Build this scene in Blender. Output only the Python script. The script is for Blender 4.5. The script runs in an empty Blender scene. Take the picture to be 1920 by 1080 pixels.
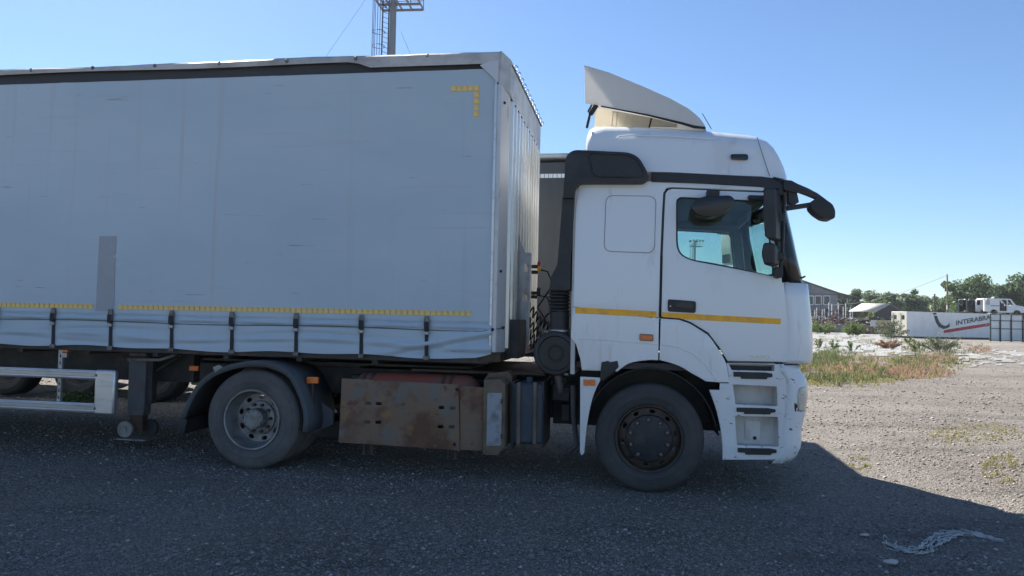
import bpy, bmesh, math, random
import numpy as np
from mathutils import Vector, Matrix
from mathutils.geometry import tessellate_polygon
random.seed(7); rng = np.random.default_rng(11)
R = math.radians; PI = math.pi
S = bpy.context.scene; COL = S.collection

# ------------------------------------------------------------------ camera, sky, sun, exposure
FP, CH = 1400.0, 1.52                      # focal length in photo pixels, eye height
PITCH, ROLL = math.atan(55 / 1400), 0.022
_F = np.array([0, math.cos(PITCH), math.sin(PITCH)]); _R0 = np.array([1., 0, 0]); _U0 = np.array([0, -math.sin(PITCH), math.cos(PITCH)])
_R = _R0 * math.cos(ROLL) + _U0 * math.sin(ROLL); _U = -_R0 * math.sin(ROLL) + _U0 * math.cos(ROLL)
CAM = np.array([0, 0, CH])
cd = bpy.data.cameras.new('camera'); cam = bpy.data.objects.new('camera', cd); COL.objects.link(cam)
cd.sensor_width = 36; cd.lens = 36 * FP / 1920; cd.clip_start = .05; cd.clip_end = 6000
cam.matrix_world = Matrix(((_R[0], _U[0], -_F[0], 0), (_R[1], _U[1], -_F[1], 0), (_R[2], _U[2], -_F[2], CH), (0, 0, 0, 1)))
S.camera = cam
SUN_EL = R(42); SUN_AZ = R(-29)            # azimuth from +Y towards +X
sdir = Vector((math.sin(SUN_AZ) * math.cos(SUN_EL), math.cos(SUN_AZ) * math.cos(SUN_EL), math.sin(SUN_EL)))
W = bpy.data.worlds.new('World'); S.world = W; W.use_nodes = True
wn = W.node_tree.nodes; wl = W.node_tree.links
sky = wn.new('ShaderNodeTexSky'); sky.sky_type = 'NISHITA'; sky.sun_disc = False
sky.sun_elevation = SUN_EL; sky.sun_rotation = SUN_AZ; sky.air_density = 1.0; sky.dust_density = .2; sky.ozone_density = 6.5; sky.altitude = 0
wl.new(sky.outputs[0], wn['Background'].inputs[0]); wn['Background'].inputs[1].default_value = .0555
sl = bpy.data.lights.new('sun', 'SUN'); sl.energy = 4.6; sl.angle = R(.53); sl.color = (1, .94, .85)
so = bpy.data.objects.new('sun', sl); COL.objects.link(so); so.rotation_euler = (-sdir).to_track_quat('-Z', 'Y').to_euler()
S.view_settings.view_transform = 'Standard'; S.view_settings.look = 'None'; S.view_settings.exposure = 1.48; S.view_settings.gamma = 1

# ------------------------------------------------------------------ pixel -> place helpers
def ray(x, y):
    d = _F * FP + _R * (x - 960) - _U * (y - 540); return d / d[1]
def on_ground(x, y, z=0.):
    d = ray(x, y); return CAM + d * ((z - CH) / d[2])
def at_depth(x, y, Z):
    return CAM + ray(x, y) * Z
class Frame:
    def __init__(s, o, yaw):
        a = R(yaw); s.o = np.array(o, float); s.yaw = yaw
        s.fx = np.array([math.cos(a), -math.sin(a), 0]); s.ly = np.array([math.sin(a), math.cos(a), 0])
    def px(s, x, y, off=0.):                # photo pixel on the vertical plane y_local = off -> (x, z)
        d = ray(x, y); w = CAM + d * (((s.o - CAM) @ s.ly + off) / (d @ s.ly)); return (float((w - s.o) @ s.fx), float(w[2]))
    def pts(s, l, off=0.): return [s.px(x, y, off) for x, y in l]
    def empty(s, name): return empty(name, s.o, -R(s.yaw))
_P1 = on_ground(1216, 925); _P2 = on_ground(482, 877)
TR = Frame(_P1, 9.4); TL = Frame(_P2, 9.3)

# ------------------------------------------------------------------ object helpers
def empty(name, loc, rz=0.):
    o = bpy.data.objects.new(name, None); COL.objects.link(o); o.location = tuple(loc); o.rotation_euler = (0, 0, rz); o.empty_display_size = .1; return o
def tag(o, label=None, cat=None, group=None, kind=None):
    if label: o['label'] = label
    if cat: o['category'] = cat
    if group: o['group'] = group
    if kind: o['kind'] = kind
    return o
def copy_tree(o, parent=None):
    c = o.copy(); COL.objects.link(c)
    if parent: c.parent = parent
    for ch in [k for k in bpy.data.objects if k.parent == o]: copy_tree(ch, c)
    return c
def link(name, me, mat, parent=None, smooth=35, bevel=0., seg=2):
    o = bpy.data.objects.new(name, me); COL.objects.link(o)
    if parent: o.parent = parent
    if mat and not me.materials: me.materials.append(mat)
    if smooth and len(me.polygons):
        me.polygons.foreach_set('use_smooth', np.ones(len(me.polygons), bool)); me.set_sharp_from_angle(angle=R(smooth))
    if bevel:
        m = o.modifiers.new('bevel', 'BEVEL'); m.width = bevel; m.segments = seg; m.limit_method = 'ANGLE'; m.angle_limit = R(40); m.harden_normals = False
    return o
class MB:
    def __init__(s): s.v = []; s.f = []
    def add(s, v, f):
        n = len(s.v); s.v += [tuple(p) for p in v]; s.f += [tuple(i + n for i in q) for q in f]; return s
    def box(s, x0, x1, y0, y1, z0, z1):
        return s.add([(x0, y0, z0), (x1, y0, z0), (x1, y1, z0), (x0, y1, z0), (x0, y0, z1), (x1, y0, z1), (x1, y1, z1), (x0, y1, z1)],
                     [(0, 3, 2, 1), (4, 5, 6, 7), (0, 1, 5, 4), (1, 2, 6, 5), (2, 3, 7, 6), (3, 0, 4, 7)])
    def lathe(s, prof, c, axis='y', n=32, caps=True):      # prof: (radius, height along axis)
        v = []; f = []; m = len(prof)
        for i in range(n):
            a = 2 * PI * i / n; ca, sa = math.cos(a), math.sin(a)
            for r, h in prof:
                p = {'y': (r * ca, h, r * sa), 'z': (r * ca, r * sa, h), 'x': (h, r * ca, r * sa)}[axis]
                v.append((c[0] + p[0], c[1] + p[1], c[2] + p[2]))
        for i in range(n):
            j = (i + 1) % n
            for k in range(m - 1): f.append((i * m + k, j * m + k, j * m + k + 1, i * m + k + 1))
        if caps:
            f.append(tuple(i * m for i in range(n))[::-1]); f.append(tuple(i * m + m - 1 for i in range(n)))
        return s.add(v, f)
    def cyl(s, c, r, h, axis='y', n=20, r2=None): return s.lathe([(r, 0), (r if r2 is None else r2, h)], c, axis, n)
    def tube(s, pts, r, n=8, closed=False):
        P = [Vector(p) for p in pts]; m = len(P); v = []; f = []; rs = r if isinstance(r, (list, tuple)) else [r] * m; up = None
        for i, p in enumerate(P):
            t = (P[(i + 1) % m] - P[i - 1]) if closed else (P[min(i + 1, m - 1)] - P[max(i - 1, 0)])
            t = t.normalized() if t.length > 1e-9 else Vector((0, 0, 1))
            if up is None: up = Vector((0, 0, 1)) if abs(t.z) < .9 else Vector((1, 0, 0))
            a = (up - t * up.dot(t)); a = a.normalized() if a.length > 1e-6 else t.orthogonal().normalized(); b = t.cross(a); up = a
            for k in range(n):
                q = 2 * PI * k / n; v.append(p + (a * math.cos(q) + b * math.sin(q)) * rs[i])
        for i in range(m if closed else m - 1):
            j = (i + 1) % m
            for k in range(n): f.append((i * n + k, i * n + (k + 1) % n, j * n + (k + 1) % n, j * n + k))
        if not closed: f.append(tuple(range(n))[::-1]); f.append(tuple((m - 1) * n + k for k in range(n)))
        return s.add(v, f)
    def prism(s, poly, y0, y1):                           # outline in x,z extruded along y
        a = sum(p[0] * q[1] - q[0] * p[1] for p, q in zip(poly, poly[1:] + poly[:1]))
        if a < 0: poly = poly[::-1]
        n = len(poly); v = [(x, y0, z) for x, z in poly] + [(x, y1, z) for x, z in poly]
        f = [tuple(range(n)), tuple(range(2 * n - 1, n - 1, -1))] + [(i, i + n, (i + 1) % n + n, (i + 1) % n) for i in range(n)]
        return s.add(v, f)
    def grid(s, fn, nu, nv):
        v = [fn(i / nu, j / nv) for j in range(nv + 1) for i in range(nu + 1)]
        f = [(j * (nu + 1) + i, j * (nu + 1) + i + 1, (j + 1) * (nu + 1) + i + 1, (j + 1) * (nu + 1) + i) for j in range(nv) for i in range(nu)]
        return s.add(v, f)
    def bar(s, p, q, w, h=None):                          # rectangular bar between two points
        p = Vector(p); q = Vector(q); t = (q - p).normalized(); up = Vector((0, 0, 1)) if abs(t.z) < .95 else Vector((0, 1, 0))
        a = t.cross(up).normalized() * w / 2; b = a.cross(t).normalized() * (h or w) / 2
        v = [p - a - b, p + a - b, p + a + b, p - a + b, q - a - b, q + a - b, q + a + b, q - a + b]
        return s.add(v, [(0, 1, 2, 3), (7, 6, 5, 4), (0, 4, 5, 1), (1, 5, 6, 2), (2, 6, 7, 3), (3, 7, 4, 0)])
    def mesh(s, name='mesh'):
        me = bpy.data.meshes.new(name); me.from_pydata(s.v, [], s.f); me.validate(); me.update(); return me
    def fix(s):                                           # consistent outward normals
        me = s.mesh(); bm = bmesh.new(); bm.from_mesh(me); bmesh.ops.recalc_face_normals(bm, faces=bm.faces); bm.to_mesh(me); bm.free(); return me
    def build(s, name, mat, parent=None, smooth=35, bevel=0., seg=2, fix=True):
        return link(name, s.fix() if fix else s.mesh(), mat, parent, smooth, bevel, seg)
def B(name, mat, parent, *box, bevel=.004): return MB().box(*box).build(name, mat, parent, bevel=bevel)
def rnd(pts, r, n=5):                                     # round the corners of an outline
    out = []; m = len(pts)
    for i in range(m):
        p = Vector(pts[i]); a = Vector(pts[i - 1]); b = Vector(pts[(i + 1) % m]); ri = r[i] if isinstance(r, (list, tuple)) else r
        da = min(ri, (a - p).length * .48); db = min(ri, (b - p).length * .48)
        A = p + (a - p).normalized() * da; Bq = p + (b - p).normalized() * db
        if ri < 1e-4: out.append(tuple(p)); continue
        for k in range(n + 1):
            t = k / n; out.append(tuple(A * (1 - t) ** 2 + p * 2 * t * (1 - t) + Bq * t * t))
    return out
def ellipse(cx, cz, rx, rz=None, n=16, rot=0.):
    rz = rz or rx; c, s_ = math.cos(rot), math.sin(rot)
    return [(cx + rx * math.cos(t) * c - rz * math.sin(t) * s_, cz + rx * math.cos(t) * s_ + rz * math.sin(t) * c) for t in [2 * PI * k / n for k in range(n)]]
def panel(name, mat, parent, outer, holes=(), y=0., th=.03, bow=None, bevel=.005, step=.12, mirror=None, smooth=35):
    loops = [outer] + list(holes); bm = bmesh.new(); vs = []
    for lp in loops: vs += [bm.verts.new((p[0], 0, p[1])) for p in lp]
    for t in tessellate_polygon([[Vector((p[0], p[1], 0)) for p in lp] for lp in loops]):
        try: bm.faces.new([vs[i] for i in t])
        except ValueError: pass
    bmesh.ops.remove_doubles(bm, verts=bm.verts, dist=1e-5)
    bmesh.ops.recalc_face_normals(bm, faces=bm.faces)
    fs = list(bm.faces)
    if sum(f.normal.y * f.calc_area() for f in fs) > 0: bmesh.ops.reverse_faces(bm, faces=fs)
    ex = bmesh.ops.extrude_face_region(bm, geom=fs, use_keep_orig=True)
    for e in ex['geom']:
        if isinstance(e, bmesh.types.BMVert): e.co.y += th
    bmesh.ops.recalc_face_normals(bm, faces=bm.faces)
    if bevel:
        rim = [e for e in bm.edges if len(e.link_faces) == 2 and all(abs(v.co.y) < 1e-6 for v in e.verts) and e.calc_face_angle(0) > .8]
        bmesh.ops.bevel(bm, geom=rim, offset=bevel, segments=2, profile=.6, affect='EDGES', clamp_overlap=True)
    if bow:
        xs = [v.co.x for v in bm.verts]; zs = [v.co.z for v in bm.verts]
        for ax, lo, hi in ((0, min(xs), max(xs)), (2, min(zs), max(zs))):
            k = lo + step
            while k < hi:
                co = [0, 0, 0]; co[ax] = k; no = [0, 0, 0]; no[ax] = 1
                bmesh.ops.bisect_plane(bm, geom=bm.verts[:] + bm.edges[:] + bm.faces[:], plane_co=co, plane_no=no); k += step
        for v in bm.verts: v.co.y += bow(v.co.x, v.co.z)
    for v in bm.verts:
        v.co.y += y
        if mirror is not None: v.co.y = mirror - v.co.y
    if mirror is not None: bmesh.ops.reverse_faces(bm, faces=bm.faces)
    me = bpy.data.meshes.new(name); bm.to_mesh(me); bm.free()
    return link(name, me, mat, parent, smooth)
def text_mesh(s, size, off=0.):
    c = bpy.data.curves.new('t', 'FONT'); c.body = s; c.size = size; c.extrude = .004; c.offset = off; o = bpy.data.objects.new('t', c); COL.objects.link(o)
    dg = bpy.context.evaluated_depsgraph_get(); me = bpy.data.meshes.new_from_object(o.evaluated_get(dg)); bpy.data.objects.remove(o); return me
def np_mesh(name, v, tris, mat, parent=None, quads=False):
    k = 4 if quads else 3; me = bpy.data.meshes.new(name); nf = len(tris)
    me.vertices.add(len(v)); me.vertices.foreach_set('co', np.asarray(v, np.float32).ravel())
    me.loops.add(nf * k); me.loops.foreach_set('vertex_index', np.asarray(tris, np.int32).ravel())
    me.polygons.add(nf); me.polygons.foreach_set('loop_start', np.arange(0, nf * k, k, dtype=np.int32)); me.polygons.foreach_set('loop_total', np.full(nf, k, np.int32))
    me.update(calc_edges=True); me.materials.append(mat); o = bpy.data.objects.new(name, me); COL.objects.link(o)
    if parent: o.parent = parent
    return o
def vnoise(x, y, seed=0):                                 # smooth value noise, numpy
    x = np.asarray(x, float); y = np.asarray(y, float); xi = np.floor(x).astype(np.int64); yi = np.floor(y).astype(np.int64); fx = x - xi; fy = y - yi
    fx = fx * fx * (3 - 2 * fx); fy = fy * fy * (3 - 2 * fy)
    def h(a, b):
        n = (a * 374761393 + b * 668265263 + seed * 1442695041) & 0x7fffffff; n = ((n ^ (n >> 13)) * 1274126177) & 0x7fffffff; return ((n ^ (n >> 16)) & 0xffff) / 65535.
    return (h(xi, yi) * (1 - fx) + h(xi + 1, yi) * fx) * (1 - fy) + (h(xi, yi + 1) * (1 - fx) + h(xi + 1, yi + 1) * fx) * fy

# ------------------------------------------------------------------ materials
def M(name, col, rough=.5, metal=0., spots=(), bump=None, coat=0., spec=.5, island=0., trans=None, coord='Object'):
    """spots: (scale xyz or number, colour, lo, hi, detail) layers of dirt / wear with a shape of their own"""
    m = bpy.data.materials.new(name); m.use_nodes = True; nt = m.node_tree; N = nt.nodes; L = nt.links; p = N['Principled BSDF']
    p.inputs['Roughness'].default_value = rough; p.inputs['Metallic'].default_value = metal; p.inputs['Coat Weight'].default_value = coat; p.inputs['Coat Roughness'].default_value = .12
    p.inputs['Specular IOR Level'].default_value = spec
    tc = N.new('ShaderNodeTexCoord'); cur = None
    rgb = N.new('ShaderNodeRGB'); rgb.outputs[0].default_value = (*col, 1); cur = rgb.outputs[0]
    if island:
        g = N.new('ShaderNodeNewGeometry'); mx = N.new('ShaderNodeMix'); mx.data_type = 'RGBA'; mx.blend_type = 'MULTIPLY'; mr = N.new('ShaderNodeMapRange')
        mr.inputs[3].default_value = 1 - island; mr.inputs[4].default_value = 1 + island; L.new(g.outputs['Random Per Island'], mr.inputs[0])
        mx.inputs[0].default_value = 1; L.new(cur, mx.inputs[6]); L.new(mr.outputs[0], mx.inputs[7]); cur = mx.outputs[2]
    for sc, c2, lo, hi, det in spots:
        mp = N.new('ShaderNodeMapping'); L.new(tc.outputs[coord], mp.inputs[0]); mp.inputs['Scale'].default_value = sc if isinstance(sc, tuple) else (sc,) * 3
        mp.inputs['Location'].default_value = (random.random() * 9, random.random() * 9, random.random() * 9)
        t = N.new('ShaderNodeTexNoise'); t.inputs['Detail'].default_value = det; t.inputs['Roughness'].default_value = .62; t.inputs['Scale'].default_value = 1; L.new(mp.outputs[0], t.inputs['Vector'])
        mr = N.new('ShaderNodeMapRange'); mr.inputs[1].default_value = lo; mr.inputs[2].default_value = hi; L.new(t.outputs[0], mr.inputs[0])
        mx = N.new('ShaderNodeMix'); mx.data_type = 'RGBA'; L.new(mr.outputs[0], mx.inputs[0]); L.new(cur, mx.inputs[6]); mx.inputs[7].default_value = (*c2, 1); cur = mx.outputs[2]
    L.new(cur, p.inputs['Base Color'])
    if bump:
        sc, st, dist = bump; t = N.new('ShaderNodeTexNoise'); t.inputs['Detail'].default_value = 5
        mp = N.new('ShaderNodeMapping'); L.new(tc.outputs[coord], mp.inputs[0]); mp.inputs['Scale'].default_value = sc if isinstance(sc, tuple) else (sc,) * 3; t.inputs['Scale'].default_value = 1
        L.new(mp.outputs[0], t.inputs['Vector']); b = N.new('ShaderNodeBump'); b.inputs['Strength'].default_value = st; b.inputs['Distance'].default_value = dist; L.new(t.outputs[0], b.inputs['Height']); L.new(b.outputs[0], p.inputs['Normal'])
    if trans:
        tr = N.new('ShaderNodeBsdfTranslucent'); L.new(cur, tr.inputs[0]); ms = N.new('ShaderNodeMixShader'); ms.inputs[0].default_value = trans
        L.new(p.outputs[0], ms.inputs[1]); L.new(tr.outputs[0], ms.inputs[2]); L.new(ms.outputs[0], N['Material Output'].inputs[0])
    return m
def glass(name, tint, refl=.08, rough=.02):
    m = bpy.data.materials.new(name); m.use_nodes = True; nt = m.node_tree; N = nt.nodes; L = nt.links; N.remove(N['Principled BSDF'])
    t = N.new('ShaderNodeBsdfTransparent'); t.inputs[0].default_value = (*tint, 1); g = N.new('ShaderNodeBsdfGlossy'); g.inputs['Roughness'].default_value = rough
    lw = N.new('ShaderNodeLayerWeight'); lw.inputs[0].default_value = .5; pw = N.new('ShaderNodeMath'); pw.operation = 'POWER'; pw.inputs[1].default_value = 5; ma = N.new('ShaderNodeMath'); ma.operation = 'MULTIPLY_ADD'; ma.inputs[1].default_value = .9; ma.inputs[2].default_value = .04
    L.new(lw.outputs['Facing'], pw.inputs[0]); L.new(pw.outputs[0], ma.inputs[0]); mx = N.new('ShaderNodeMixShader'); L.new(ma.outputs[0], mx.inputs[0]); L.new(t.outputs[0], mx.inputs[1]); L.new(g.outputs[0], mx.inputs[2]); L.new(mx.outputs[0], N['Material Output'].inputs[0]); return m
white = M('white_paint', (.765, .8, .82), .3, coat=.6, spots=[((1.3, 1.3, .5), (.62, .6, .57), .55, .85, 6), ((9, 9, 1.6), (.52, .5, .46), .6, .85, 8), ((40, 40, 40), (.4, .36, .3), .72, .78, 5)], bump=((2, 2, 2), .05, .01))
white_scuff = M('scuffed_white_paint', (.765, .8, .82), .4, coat=.2, spots=[((1.3, 1.3, .5), (.62, .6, .57), .5, .85, 6), ((13, 13, 30), (.1, .1, .105), .615, .66, 9)], bump=((3, 3, 3), .08, .02))
white_dirty = M('dirty_white_paint', (.68, .67, .65), .5, spots=[((5, 5, 2), (.36, .33, .29), .45, .8, 8)], bump=((2, 2, 2), .08, .02))
step_grey = M('step_well_plastic', (.6, .59, .57), .5, spots=[((6, 6, 3), (.34, .32, .29), .45, .85, 7)])
fibre = M('fibreglass_shell', (.8, .79, .77), .4, trans=.32, spots=[((1.5, 1.5, 1.5), (.74, .72, .68), .5, .8, 5)])
black = M('black_plastic', (.018, .019, .022), .5, spots=[((3, 3, 3), (.05, .05, .05), .5, .85, 6)], bump=(60, .12, .002))
black_gl = M('gloss_black_plastic', (.012, .012, .014), .25)
rubber = M('tyre_rubber', (.055, .055, .056), .85, spots=[((3, 3, 3), (.105, .1, .094), .45, .78, 7), ((25, 25, 25), (.12, .11, .1), .6, .8, 6)], bump=(40, .25, .004))
rubber_dusty = M('dusty_tyre_rubber', (.095, .092, .09), .9, spots=[((3, 3, 3), (.17, .16, .15), .42, .72, 7), ((25, 25, 25), (.16, .15, .13), .6, .8, 6)], bump=(40, .25, .004))
dark_metal = M('greasy_chassis_steel', (.055, .055, .058), .65, .1, spots=[((4, 4, 4), (.12, .1, .085), .5, .75, 8)], bump=(18, .3, .01))
steel_old = M('weathered_wheel_steel', (.3, .3, .3), .5, .5, spots=[((6, 6, 6), (.09, .075, .06), .45, .75, 8), ((25, 25, 25), (.26, .24, .2), .6, .75, 8)])
rim_brown = M('grimy_rim_steel', (.05, .045, .042), .55, .4, spots=[((8, 8, 8), (.12, .08, .055), .45, .72, 8)])
hub_dark = M('painted_hub_cap', (.02, .022, .03), .45, .1, spots=[((9, 9, 9), (.06, .055, .05), .5, .75, 8)])
rust = M('rusty_guard_plate', (.225, .15, .1), .75, .15, spots=[((2.2, 2.2, 2.2), (.15, .07, .04), .45, .56, 9), ((3, 3, 3), (.19, .165, .14), .54, .62, 9), ((5, 5, 5), (.3, .17, .07), .59, .68, 9), ((8, 8, 8), (.16, .065, .04), .62, .68, 9), ((14, 14, 14), (.16, .19, .21), .63, .7, 9), ((30, 30, 30), (.05, .03, .02), .66, .74, 8)], bump=(14, .35, .012))
rust_dark = M('rusty_steel', (.1, .065, .045), .8, .1, spots=[((6, 6, 6), (.05, .04, .035), .45, .65, 9)], bump=(20, .3, .01))
box_tan = M('dusty_tan_box', (.18, .135, .09), .7, spots=[((4, 4, 4), (.09, .065, .045), .45, .7, 8)], bump=(16, .25, .008))
grey_door = M('grey_hatch_paint', (.3, .32, .35), .5, spots=[((7, 7, 7), (.12, .11, .1), .5, .75, 8)])
tank_blue = M('blue_tank_plastic', (.03, .05, .075), .55, spots=[((9, 9, 3), (.09, .085, .08), .5, .75, 8)], bump=(20, .2, .006))
red_cyl = M('red_cylinder_paint', (.36, .07, .045), .6, spots=[((5, 5, 5), (.16, .11, .085), .42, .62, 8)])
fender = M('blue_grey_mudguard', (.1, .115, .13), .75, spots=[((5, 5, 5), (.11, .105, .095), .45, .75, 8)], bump=(30, .15, .004))
orange = M('amber_lens', (.75, .16, .015), .25, coat=.4); red_l = M('red_lens', (.5, .03, .02), .3, coat=.4)
tape_y = M('amber_reflective_tape', (1., .47, .012), .35, spots=[((14, 14, 14), (.7, .34, .05), .45, .72, 7), ((30, 30, 30), (.3, .18, .06), .64, .72, 7)])
tape_sq = M('faded_amber_tape', (.98, .68, .2), .45, island=.16, spots=[((9, 9, 9), (.68, .46, .16), .45, .7, 7), ((40, 40, 40), (.35, .25, .1), .66, .74, 6)])
tape_w = M('white_reflective_tape', (.75, .75, .72), .4)
curtain_m = M('silver_grey_tarpaulin', (.475, .565, .64), .5, coat=.1, spots=[((.35, 1, .9), (.41, .51, .59), .4, .7, 5), ((7, 1, .16), (.42, .44, .47), .56, .8, 7), ((.5, 1, 20), (.45, .49, .53), .6, .74, 7), ((2.2, 1, 45), (.26, .29, .32), .69, .72, 5)], bump=((30, 1, 30), .05, .002))
curtain_low = curtain_m
patch_m = M('grey_repair_patch', (.36, .385, .42), .6, spots=[((5, 5, 5), (.32, .34, .37), .45, .7, 6)])
recess_shade = M('shaded_recess_rail', (.035, .037, .042), .55, spots=[((1, 1, 3), (.06, .06, .065), .45, .75, 6)])
rail_m = M('weathered_roof_tarp', (.5, .52, .54), .55, spots=[((3, 3, 5), (.27, .27, .27), .45, .75, 7)], bump=((6, 6, 6), .3, .02))
alu = M('aluminium_profile', (.62, .64, .66), .38, .75, spots=[((3, 8, 14), (.4, .4, .4), .5, .8, 7)])
alu_wall = M('coated_front_wall', (.72, .72, .7), .22, .25, coat=.5, spots=[((3, 3, .4), (.52, .5, .45), .5, .85, 6)])
post_m = M('painted_corner_post', (.58, .6, .62), .45, .15, spots=[((9, 9, 3), (.3, .28, .25), .55, .8, 8), ((25, 25, 25), (.12, .08, .05), .7, .75, 8)])
galv = M('galvanised_steel', (.4, .41, .42), .45, .7, spots=[((8, 8, 8), (.28, .27, .26), .45, .75, 8)])
strap_m = M('black_webbing', (.03, .032, .036), .8); buckle_m = M('worn_buckle_steel', (.2, .19, .18), .5, .6, spots=[((20, 20, 20), (.09, .07, .055), .45, .7, 6)])
gasket = M('black_rubber_seal', (.01, .01, .011), .6)
glass_s = glass('tinted_side_glass', (.74, .84, .83)); glass_w = glass('windscreen_glass', (.82, .94, .92))
lamp_gl = M('cloudy_headlamp_lens', (.55, .54, .47), .18, coat=.8, spots=[((9, 9, 9), (.4, .38, .3), .45, .7, 5)])
mirror_gl = M('mirror_glass', (.8, .82, .82), .03, 1.)
inside = M('grey_cab_trim', (.11, .115, .125), .8); inside_l = M('pale_cab_trim', (.26, .27, .28), .85); seat_m = M('grey_seat_fabric', (.1, .1, .11), .95)
mirror_backlit = M('backlit_mirror_housing', (.6, .62, .6), .45)  # far mirror housing made pale, its backlight put into the colour
dark_glass = M('dark_lamp_glass', (.008, .009, .01), .12)
silver = M('silver_lettering', (.62, .58, .5), .3, .6)
wire_m = M('weathered_cable', (.1, .105, .11), .6)

# ------------------------------------------------------------------ ground
def gmask(x, y):                                          # 0 under the vehicles, 1 in the open
    d = np.maximum(np.maximum(-6 - x, x - 3.3), 0) ** 2 + np.maximum(np.maximum(5.6 - y, y - 14), 0) ** 2
    return np.clip(np.sqrt(d) / 1.5, 0, 1)
def track(x, y):                                          # wheel tracks worn across the open yard
    k = np.zeros(np.shape(x))
    for y0, sl, cv, w in ((17.2, .06, .004, .22), (15.3, .05, .004, .22), (12.9, -.03, .006, .2), (11.2, -.02, .006, .2), (22.5, .1, .0, .3), (9.2, .16, .01, .18), (7.3, .2, .012, .18)):
        d = y - (y0 + sl * (x - 6) + cv * (x - 6) ** 2 + .5 * (vnoise(x * .3, x * 0 + y0, 61) - .5)); k = np.maximum(k, np.exp(-(d / w) ** 2) * np.clip(vnoise(x * .5, y * .5 + y0, 62) * 1.8 - .35, 0, 1))
    return k * gmask(x, y)
def gheight(x, y):
    f = np.clip((90 - np.hypot(x, y)) / 60, 0, 1)
    rut = .06 * (vnoise(x * .25 + y * .1, y * 1.1, 5) - .5) + .03 * (vnoise(x * .9, y * 3.1, 15) - .5) + .06 * (vnoise(x * .35, y * .4, 3) - .5) + .018 * (vnoise(x * 1.9, y * 2.6, 4) - .5) + .012 * (vnoise(x * 5.1, y * 5.3, 8) - .5)
    return rut * gmask(x, y) * f - .03 * track(x, y) + .004 * (vnoise(x * 6, y * 6, 9) - .5)
def ax(lo, hi, st, far_lo, far_hi):
    a = list(np.arange(lo, hi, st)); d = st
    while a[-1] < far_hi: d *= 1.22; a.append(a[-1] + d)
    d = st; b = [lo]
    while b[-1] > far_lo: d *= 1.3; b.append(b[-1] - d)
    return np.array(b[:0:-1] + a)
gx = ax(-8, 13, .09, -2500, 2500); gy = ax(3, 26, .09, -120, 3500); XX, YY = np.meshgrid(gx, gy); ZZ = gheight(XX, YY)
nx = len(gx); ii, jj = np.meshgrid(np.arange(nx - 1), np.arange(len(gy) - 1)); b0 = (jj * nx + ii).ravel()
def ground_mat():
    m = bpy.data.materials.new('gravel_ground'); m.use_nodes = True; N = m.node_tree.nodes; L = m.node_tree.links; p = N['Principled BSDF']; p.inputs['Roughness'].default_value = .95; p.inputs['Specular IOR Level'].default_value = .2
    tc = N.new('ShaderNodeTexCoord')
    def noise(sc, det=6, rough=.6, st=(1, 1, 1)):
        mp = N.new('ShaderNodeMapping'); mp.inputs['Scale'].default_value = st; L.new(tc.outputs['Object'], mp.inputs[0]); t = N.new('ShaderNodeTexNoise'); t.inputs['Scale'].default_value = sc; t.inputs['Detail'].default_value = det; t.inputs['Roughness'].default_value = rough; L.new(mp.outputs[0], t.inputs[0]); return t
    def mixc(fac, a, b, bt='MIX'):
        x = N.new('ShaderNodeMix'); x.data_type = 'RGBA'; x.blend_type = bt
        if isinstance(fac, float): x.inputs[0].default_value = fac
        else: L.new(fac, x.inputs[0])
        for s_, i in ((a, 6), (b, 7)):
            if isinstance(s_, tuple): x.inputs[i].default_value = (*s_, 1)
            else: L.new(s_, x.inputs[i])
        return x.outputs[2]
    def ramp(src, lo, hi):
        r = N.new('ShaderNodeMapRange'); r.inputs[1].default_value = lo; r.inputs[2].default_value = hi; L.new(src, r.inputs[0]); return r.outputs[0]
    vo = N.new('ShaderNodeTexVoronoi'); vo.inputs['Scale'].default_value = 46; L.new(tc.outputs['Object'], vo.inputs[0])
    vo2 = N.new('ShaderNodeTexVoronoi'); vo2.inputs['Scale'].default_value = 110; L.new(tc.outputs['Object'], vo2.inputs[0])
    base = mixc(ramp(noise(.45, 5).outputs[0], .35, .65), (.17, .148, .126), (.255, .232, .205))
    base = mixc(ramp(noise(.9, 7, .65, (.5, 1.6, 1)).outputs[0], .55, .75), base, (.105, .088, .073))
    base = mixc(ramp(noise(.16, 4, .55, (.35, 1.3, 1)).outputs[0], .52, .66), base, (.275, .25, .215)); base = mixc(ramp(noise(2.6, 8, .7, (.5, 1.2, 1)).outputs[0], .6, .68), base, (.085, .072, .06))
    at = N.new('ShaderNodeAttribute'); at.attribute_name = 'track'; base = mixc(at.outputs['Fac'], base, (.085, .072, .06))
    sep = N.new('ShaderNodeSeparateColor'); L.new(vo.outputs['Color'], sep.inputs[0]); sep2 = N.new('ShaderNodeSeparateColor'); L.new(vo2.outputs['Color'], sep2.inputs[0])
    base = mixc(ramp(sep.outputs[0], .55, 1.), base, (.36, .335, .31)); base = mixc(ramp(sep2.outputs[1], .6, 1.), base, (.08, .075, .07))
    L.new(base, p.inputs['Base Color'])
    hsum = N.new('ShaderNodeMath'); hsum.operation = 'ADD'; L.new(vo.outputs['Distance'], hsum.inputs[0]); L.new(vo2.outputs['Distance'], hsum.inputs[1])
    b = N.new('ShaderNodeBump'); b.inputs['Strength'].default_value = .9; b.inputs['Distance'].default_value = .016; b.invert = True; L.new(hsum.outputs[0], b.inputs['Height']); L.new(b.outputs[0], p.inputs['Normal']); return m
gm = ground_mat()
tag(np_mesh('ground', np.stack([XX.ravel(), YY.ravel(), ZZ.ravel()], 1), np.stack([b0, b0 + 1, b0 + nx + 1, b0 + nx], 1), gm, quads=True), kind='structure')
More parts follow.
